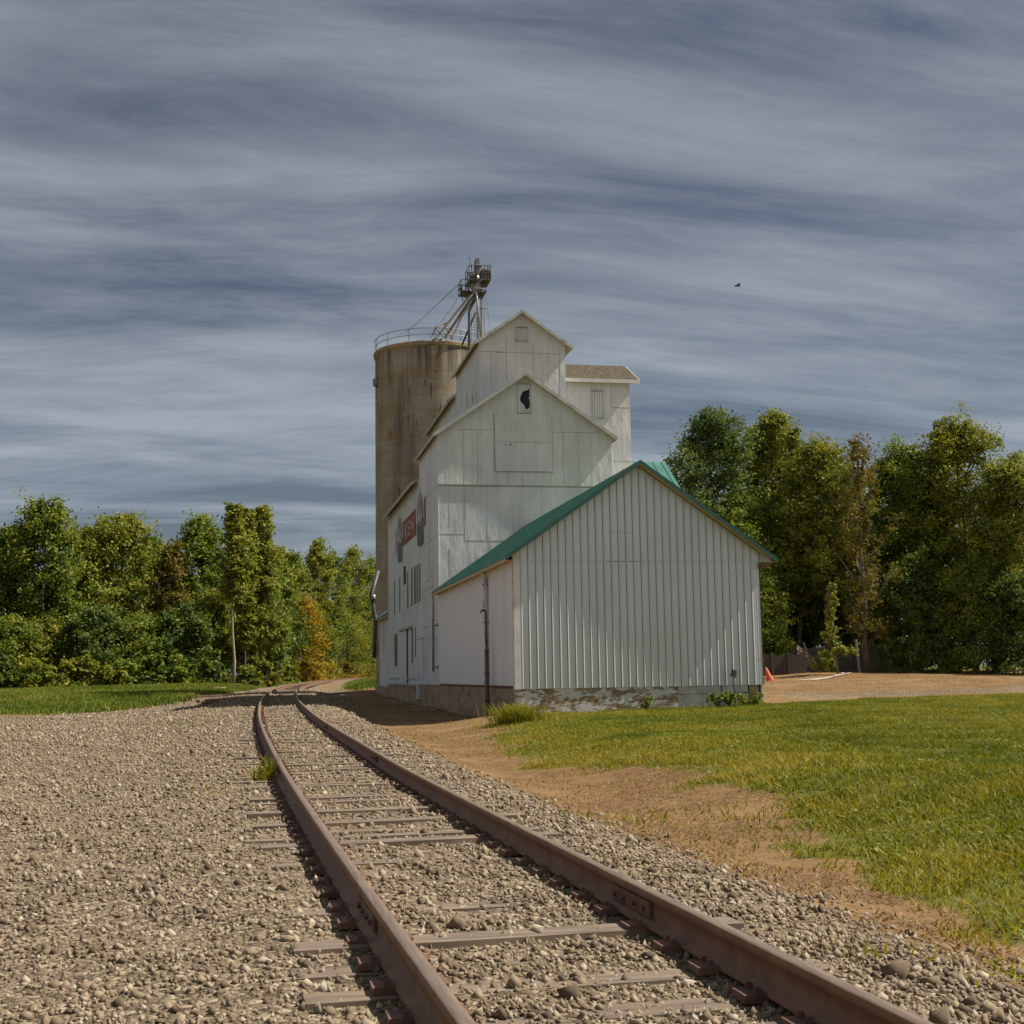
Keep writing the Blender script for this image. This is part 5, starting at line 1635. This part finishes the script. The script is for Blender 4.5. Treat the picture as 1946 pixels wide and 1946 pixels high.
# goldenrod and dry weeds lining the wood
r_ = np.random.default_rng(91)
n = 34000
y = 112 + 198 * r_.random(n) ** 1.1
x = track_x(y) - np.interp(y, [98, 115, 135, 310], [9, 5.5, 4.2, 3.8]) - np.abs(r_.normal(0, 2.2, n))
Vg, Qg = blades(np.stack([x, y], 1), .62, .08, 92, .35)
cl_ = vnoise(x * .3, y * .3)
o = np_mesh("tall_weeds", Vg, Qg, M["straw"], tint=np.repeat(np.clip(cl_ + r_.normal(0, .15, n), 0, 1), 6))
tag(o, "golden and dry tall weeds along the edge of the wood", "weeds", kind="stuff")

# ------------------------------------------------------------------ bird
bp_ = at(1402, 543.5, 78)
bird = thing("bird", tuple(float(v) for v in bp_), "small black bird gliding high in the sky on the right", "bird")
mb = MB(); mb.tube([(-.24, 0, 0), (-.16, 0, .01), (0, 0, .02), (.14, 0, .01), (.25, 0, 0)], [.012, .05, .065, .04, .012], 8); o = mb.build("body", M["bird"], None, smooth=True); o.parent = bird
for s in (-1, 1):
    mb = MB(); mb.extrude([(.09, 0, .02), (.10, s * .22, .09), (.02, s * .46, .06), (-.06, s * .24, .08), (-.09, 0, .02)], (0, 0, .012)); o = mb.build("wing", M["bird"], None); o.parent = bird

for o in (shed, ele, anx, silo, leg, vp, yp, cone, fe, fe2, cp, bird) + (fpost,):
    shrink(o)

# ------------------------------------------------------------------ light
SUN = np.array([.630, -.062, .776]); SUN /= np.linalg.norm(SUN)
sd = bpy.data.lights.new("sun", 'SUN'); sd.energy = 5.0; sd.angle = RAD(.53); sd.color = (1.0, .93, .82)
so = bpy.data.objects.new("sun", sd); COL.objects.link(so)
so.rotation_euler = Vector(-SUN).to_track_quat('-Z', 'Y').to_euler()
so.location = (30, 0, 60)
w = bpy.data.worlds.new("World"); S.world = w; w.use_nodes = True
nt = w.node_tree
bg = nt.nodes["Background"]
sky = nt.nodes.new("ShaderNodeTexSky"); sky.sky_type = 'NISHITA'; sky.sun_disc = False
sky.sun_elevation = math.asin(SUN[2]); sky.sun_rotation = math.atan2(SUN[0], SUN[1])
sky.air_density = 0.8; sky.dust_density = 1.6; sky.ozone_density = 1.0
tc = nt.nodes.new("ShaderNodeTexCoord")


def wn(typ, props=None, ins=None):
    nd = nt.nodes.new(typ)
    for k, v in (props or {}).items(): setattr(nd, k, v)
    for k, v in (ins or {}).items():
        if isinstance(v, bpy.types.NodeSocket): nt.links.new(v, nd.inputs[k])
        else: nd.inputs[k].default_value = v
    return nd


sep = wn("ShaderNodeSeparateXYZ", ins={0: tc.outputs["Generated"]})
den = wn("ShaderNodeMath", {"operation": 'ADD'}, {0: wn("ShaderNodeMath", {"operation": 'MAXIMUM'}, {0: sep.outputs[2], 1: 0.0}).outputs[0], 1: .16}).outputs[0]
ux = wn("ShaderNodeMath", {"operation": 'DIVIDE'}, {0: sep.outputs[0], 1: den}).outputs[0]
uy = wn("ShaderNodeMath", {"operation": 'DIVIDE'}, {0: sep.outputs[1], 1: den}).outputs[0]
uv = wn("ShaderNodeCombineXYZ", ins={0: ux, 1: uy}).outputs[0]
mp1 = wn("ShaderNodeMapping", ins={0: uv, "Rotation": (0, 0, .30), "Scale": (.6, 1.75, 1)})
n1 = wn("ShaderNodeTexNoise", ins={"Vector": mp1.outputs[0], "Scale": 1.5, "Detail": 9, "Roughness": .60, "Distortion": .5})
mp2 = wn("ShaderNodeMapping", ins={0: uv, "Rotation": (0, 0, -.1), "Scale": (.35, .9, 1), "Location": (2.2, 4.1, 0)})
n2 = wn("ShaderNodeTexNoise", ins={"Vector": mp2.outputs[0], "Scale": 1.1, "Detail": 5, "Roughness": .55})
wv_ = wn("ShaderNodeTexNoise", ins={"Vector": uv, "Scale": 1.3, "Detail": 4})
wvec = wn("ShaderNodeMix", {"data_type": 'VECTOR'}, {0: .22, 4: uv, 5: wv_.outputs["Color"]})
mp3 = wn("ShaderNodeMapping", ins={0: wvec.outputs[1], "Rotation": (0, 0, .40), "Scale": (1.2, 4.4, 1)})
n3 = wn("ShaderNodeTexNoise", ins={"Vector": mp3.outputs[0], "Scale": 2.2, "Detail": 10, "Roughness": .68, "Distortion": .8})
m3 = wn("ShaderNodeMath", {"operation": 'MULTIPLY_ADD'}, {0: n3.outputs["Fac"], 1: .30, 2: n1.outputs["Fac"]})
mul = wn("ShaderNodeMath", {"operation": 'MULTIPLY_ADD'}, {0: n2.outputs["Fac"], 1: .75, 2: m3.outputs[0]})
rp = wn("ShaderNodeMapRange", ins={0: mul.outputs[0], 1: .87, 2: 1.20, 3: .0, 4: .92})
low = wn("ShaderNodeMapRange", {"interpolation_type": 'SMOOTHSTEP'}, {0: sep.outputs[2], 1: .0, 2: .42, 3: 0.0, 4: 1.0})   # thin cloud is paler toward the horizon
cfront = wn("ShaderNodeMix", {"data_type": 'RGBA'}, {0: low.outputs[0], 6: (5.1, 5.9, 6.7, 1), 7: (3.9, 4.25, 4.85, 1)})
behind = wn("ShaderNodeMapRange", {"interpolation_type": 'SMOOTHSTEP'}, {0: sep.outputs[1], 1: .10, 2: -.55, 3: 0.0, 4: 1.0})   # extra bright cloud added out of view behind the viewer as facade fill
ccol = wn("ShaderNodeMix", {"data_type": 'RGBA'}, {0: behind.outputs[0], 7: (5.2, 5.3, 5.5, 1)})
nt.links.new(cfront.outputs[2], ccol.inputs[6])
fac = wn("ShaderNodeMath", {"operation": 'MAXIMUM'}, {0: rp.outputs[0], 1: wn("ShaderNodeMath", {"operation": 'MULTIPLY'}, {0: behind.outputs[0], 1: .8}).outputs[0]})
hs = wn("ShaderNodeHueSaturation", ins={"Saturation": .86, "Value": .66, "Color": sky.outputs[0]})
cm = wn("ShaderNodeMix", {"data_type": 'RGBA'}, {0: fac.outputs[0], 6: hs.outputs[0], 7: ccol.outputs[2]})
nt.links.new(cm.outputs[2], bg.inputs[0])
bg.inputs[1].default_value = .05

# ------------------------------------------------------------------ camera and render settings
cd = bpy.data.cameras.new("camera"); cd.sensor_width = 36; cd.lens = 36 * FPX / 1946; cd.clip_end = 8000; cd.clip_start = .05
co = bpy.data.objects.new("camera", cd); COL.objects.link(co)
from mathutils import Matrix
Mx = Matrix(((_rt[0], _up[0], -_fw[0], EYE[0]), (_rt[1], _up[1], -_fw[1], EYE[1]), (_rt[2], _up[2], -_fw[2], EYE[2]), (0, 0, 0, 1)))
co.matrix_world = Mx
S.camera = co
S.render.engine = 'CYCLES'
S.cycles.use_denoising = True
S.cycles.max_bounces = 6
S.cycles.diffuse_bounces = 3
S.cycles.transmission_bounces = 3
S.view_settings.view_transform = 'Standard'
S.view_settings.look = 'None'
S.view_settings.exposure = 0.65
S.view_settings.gamma = 1.0
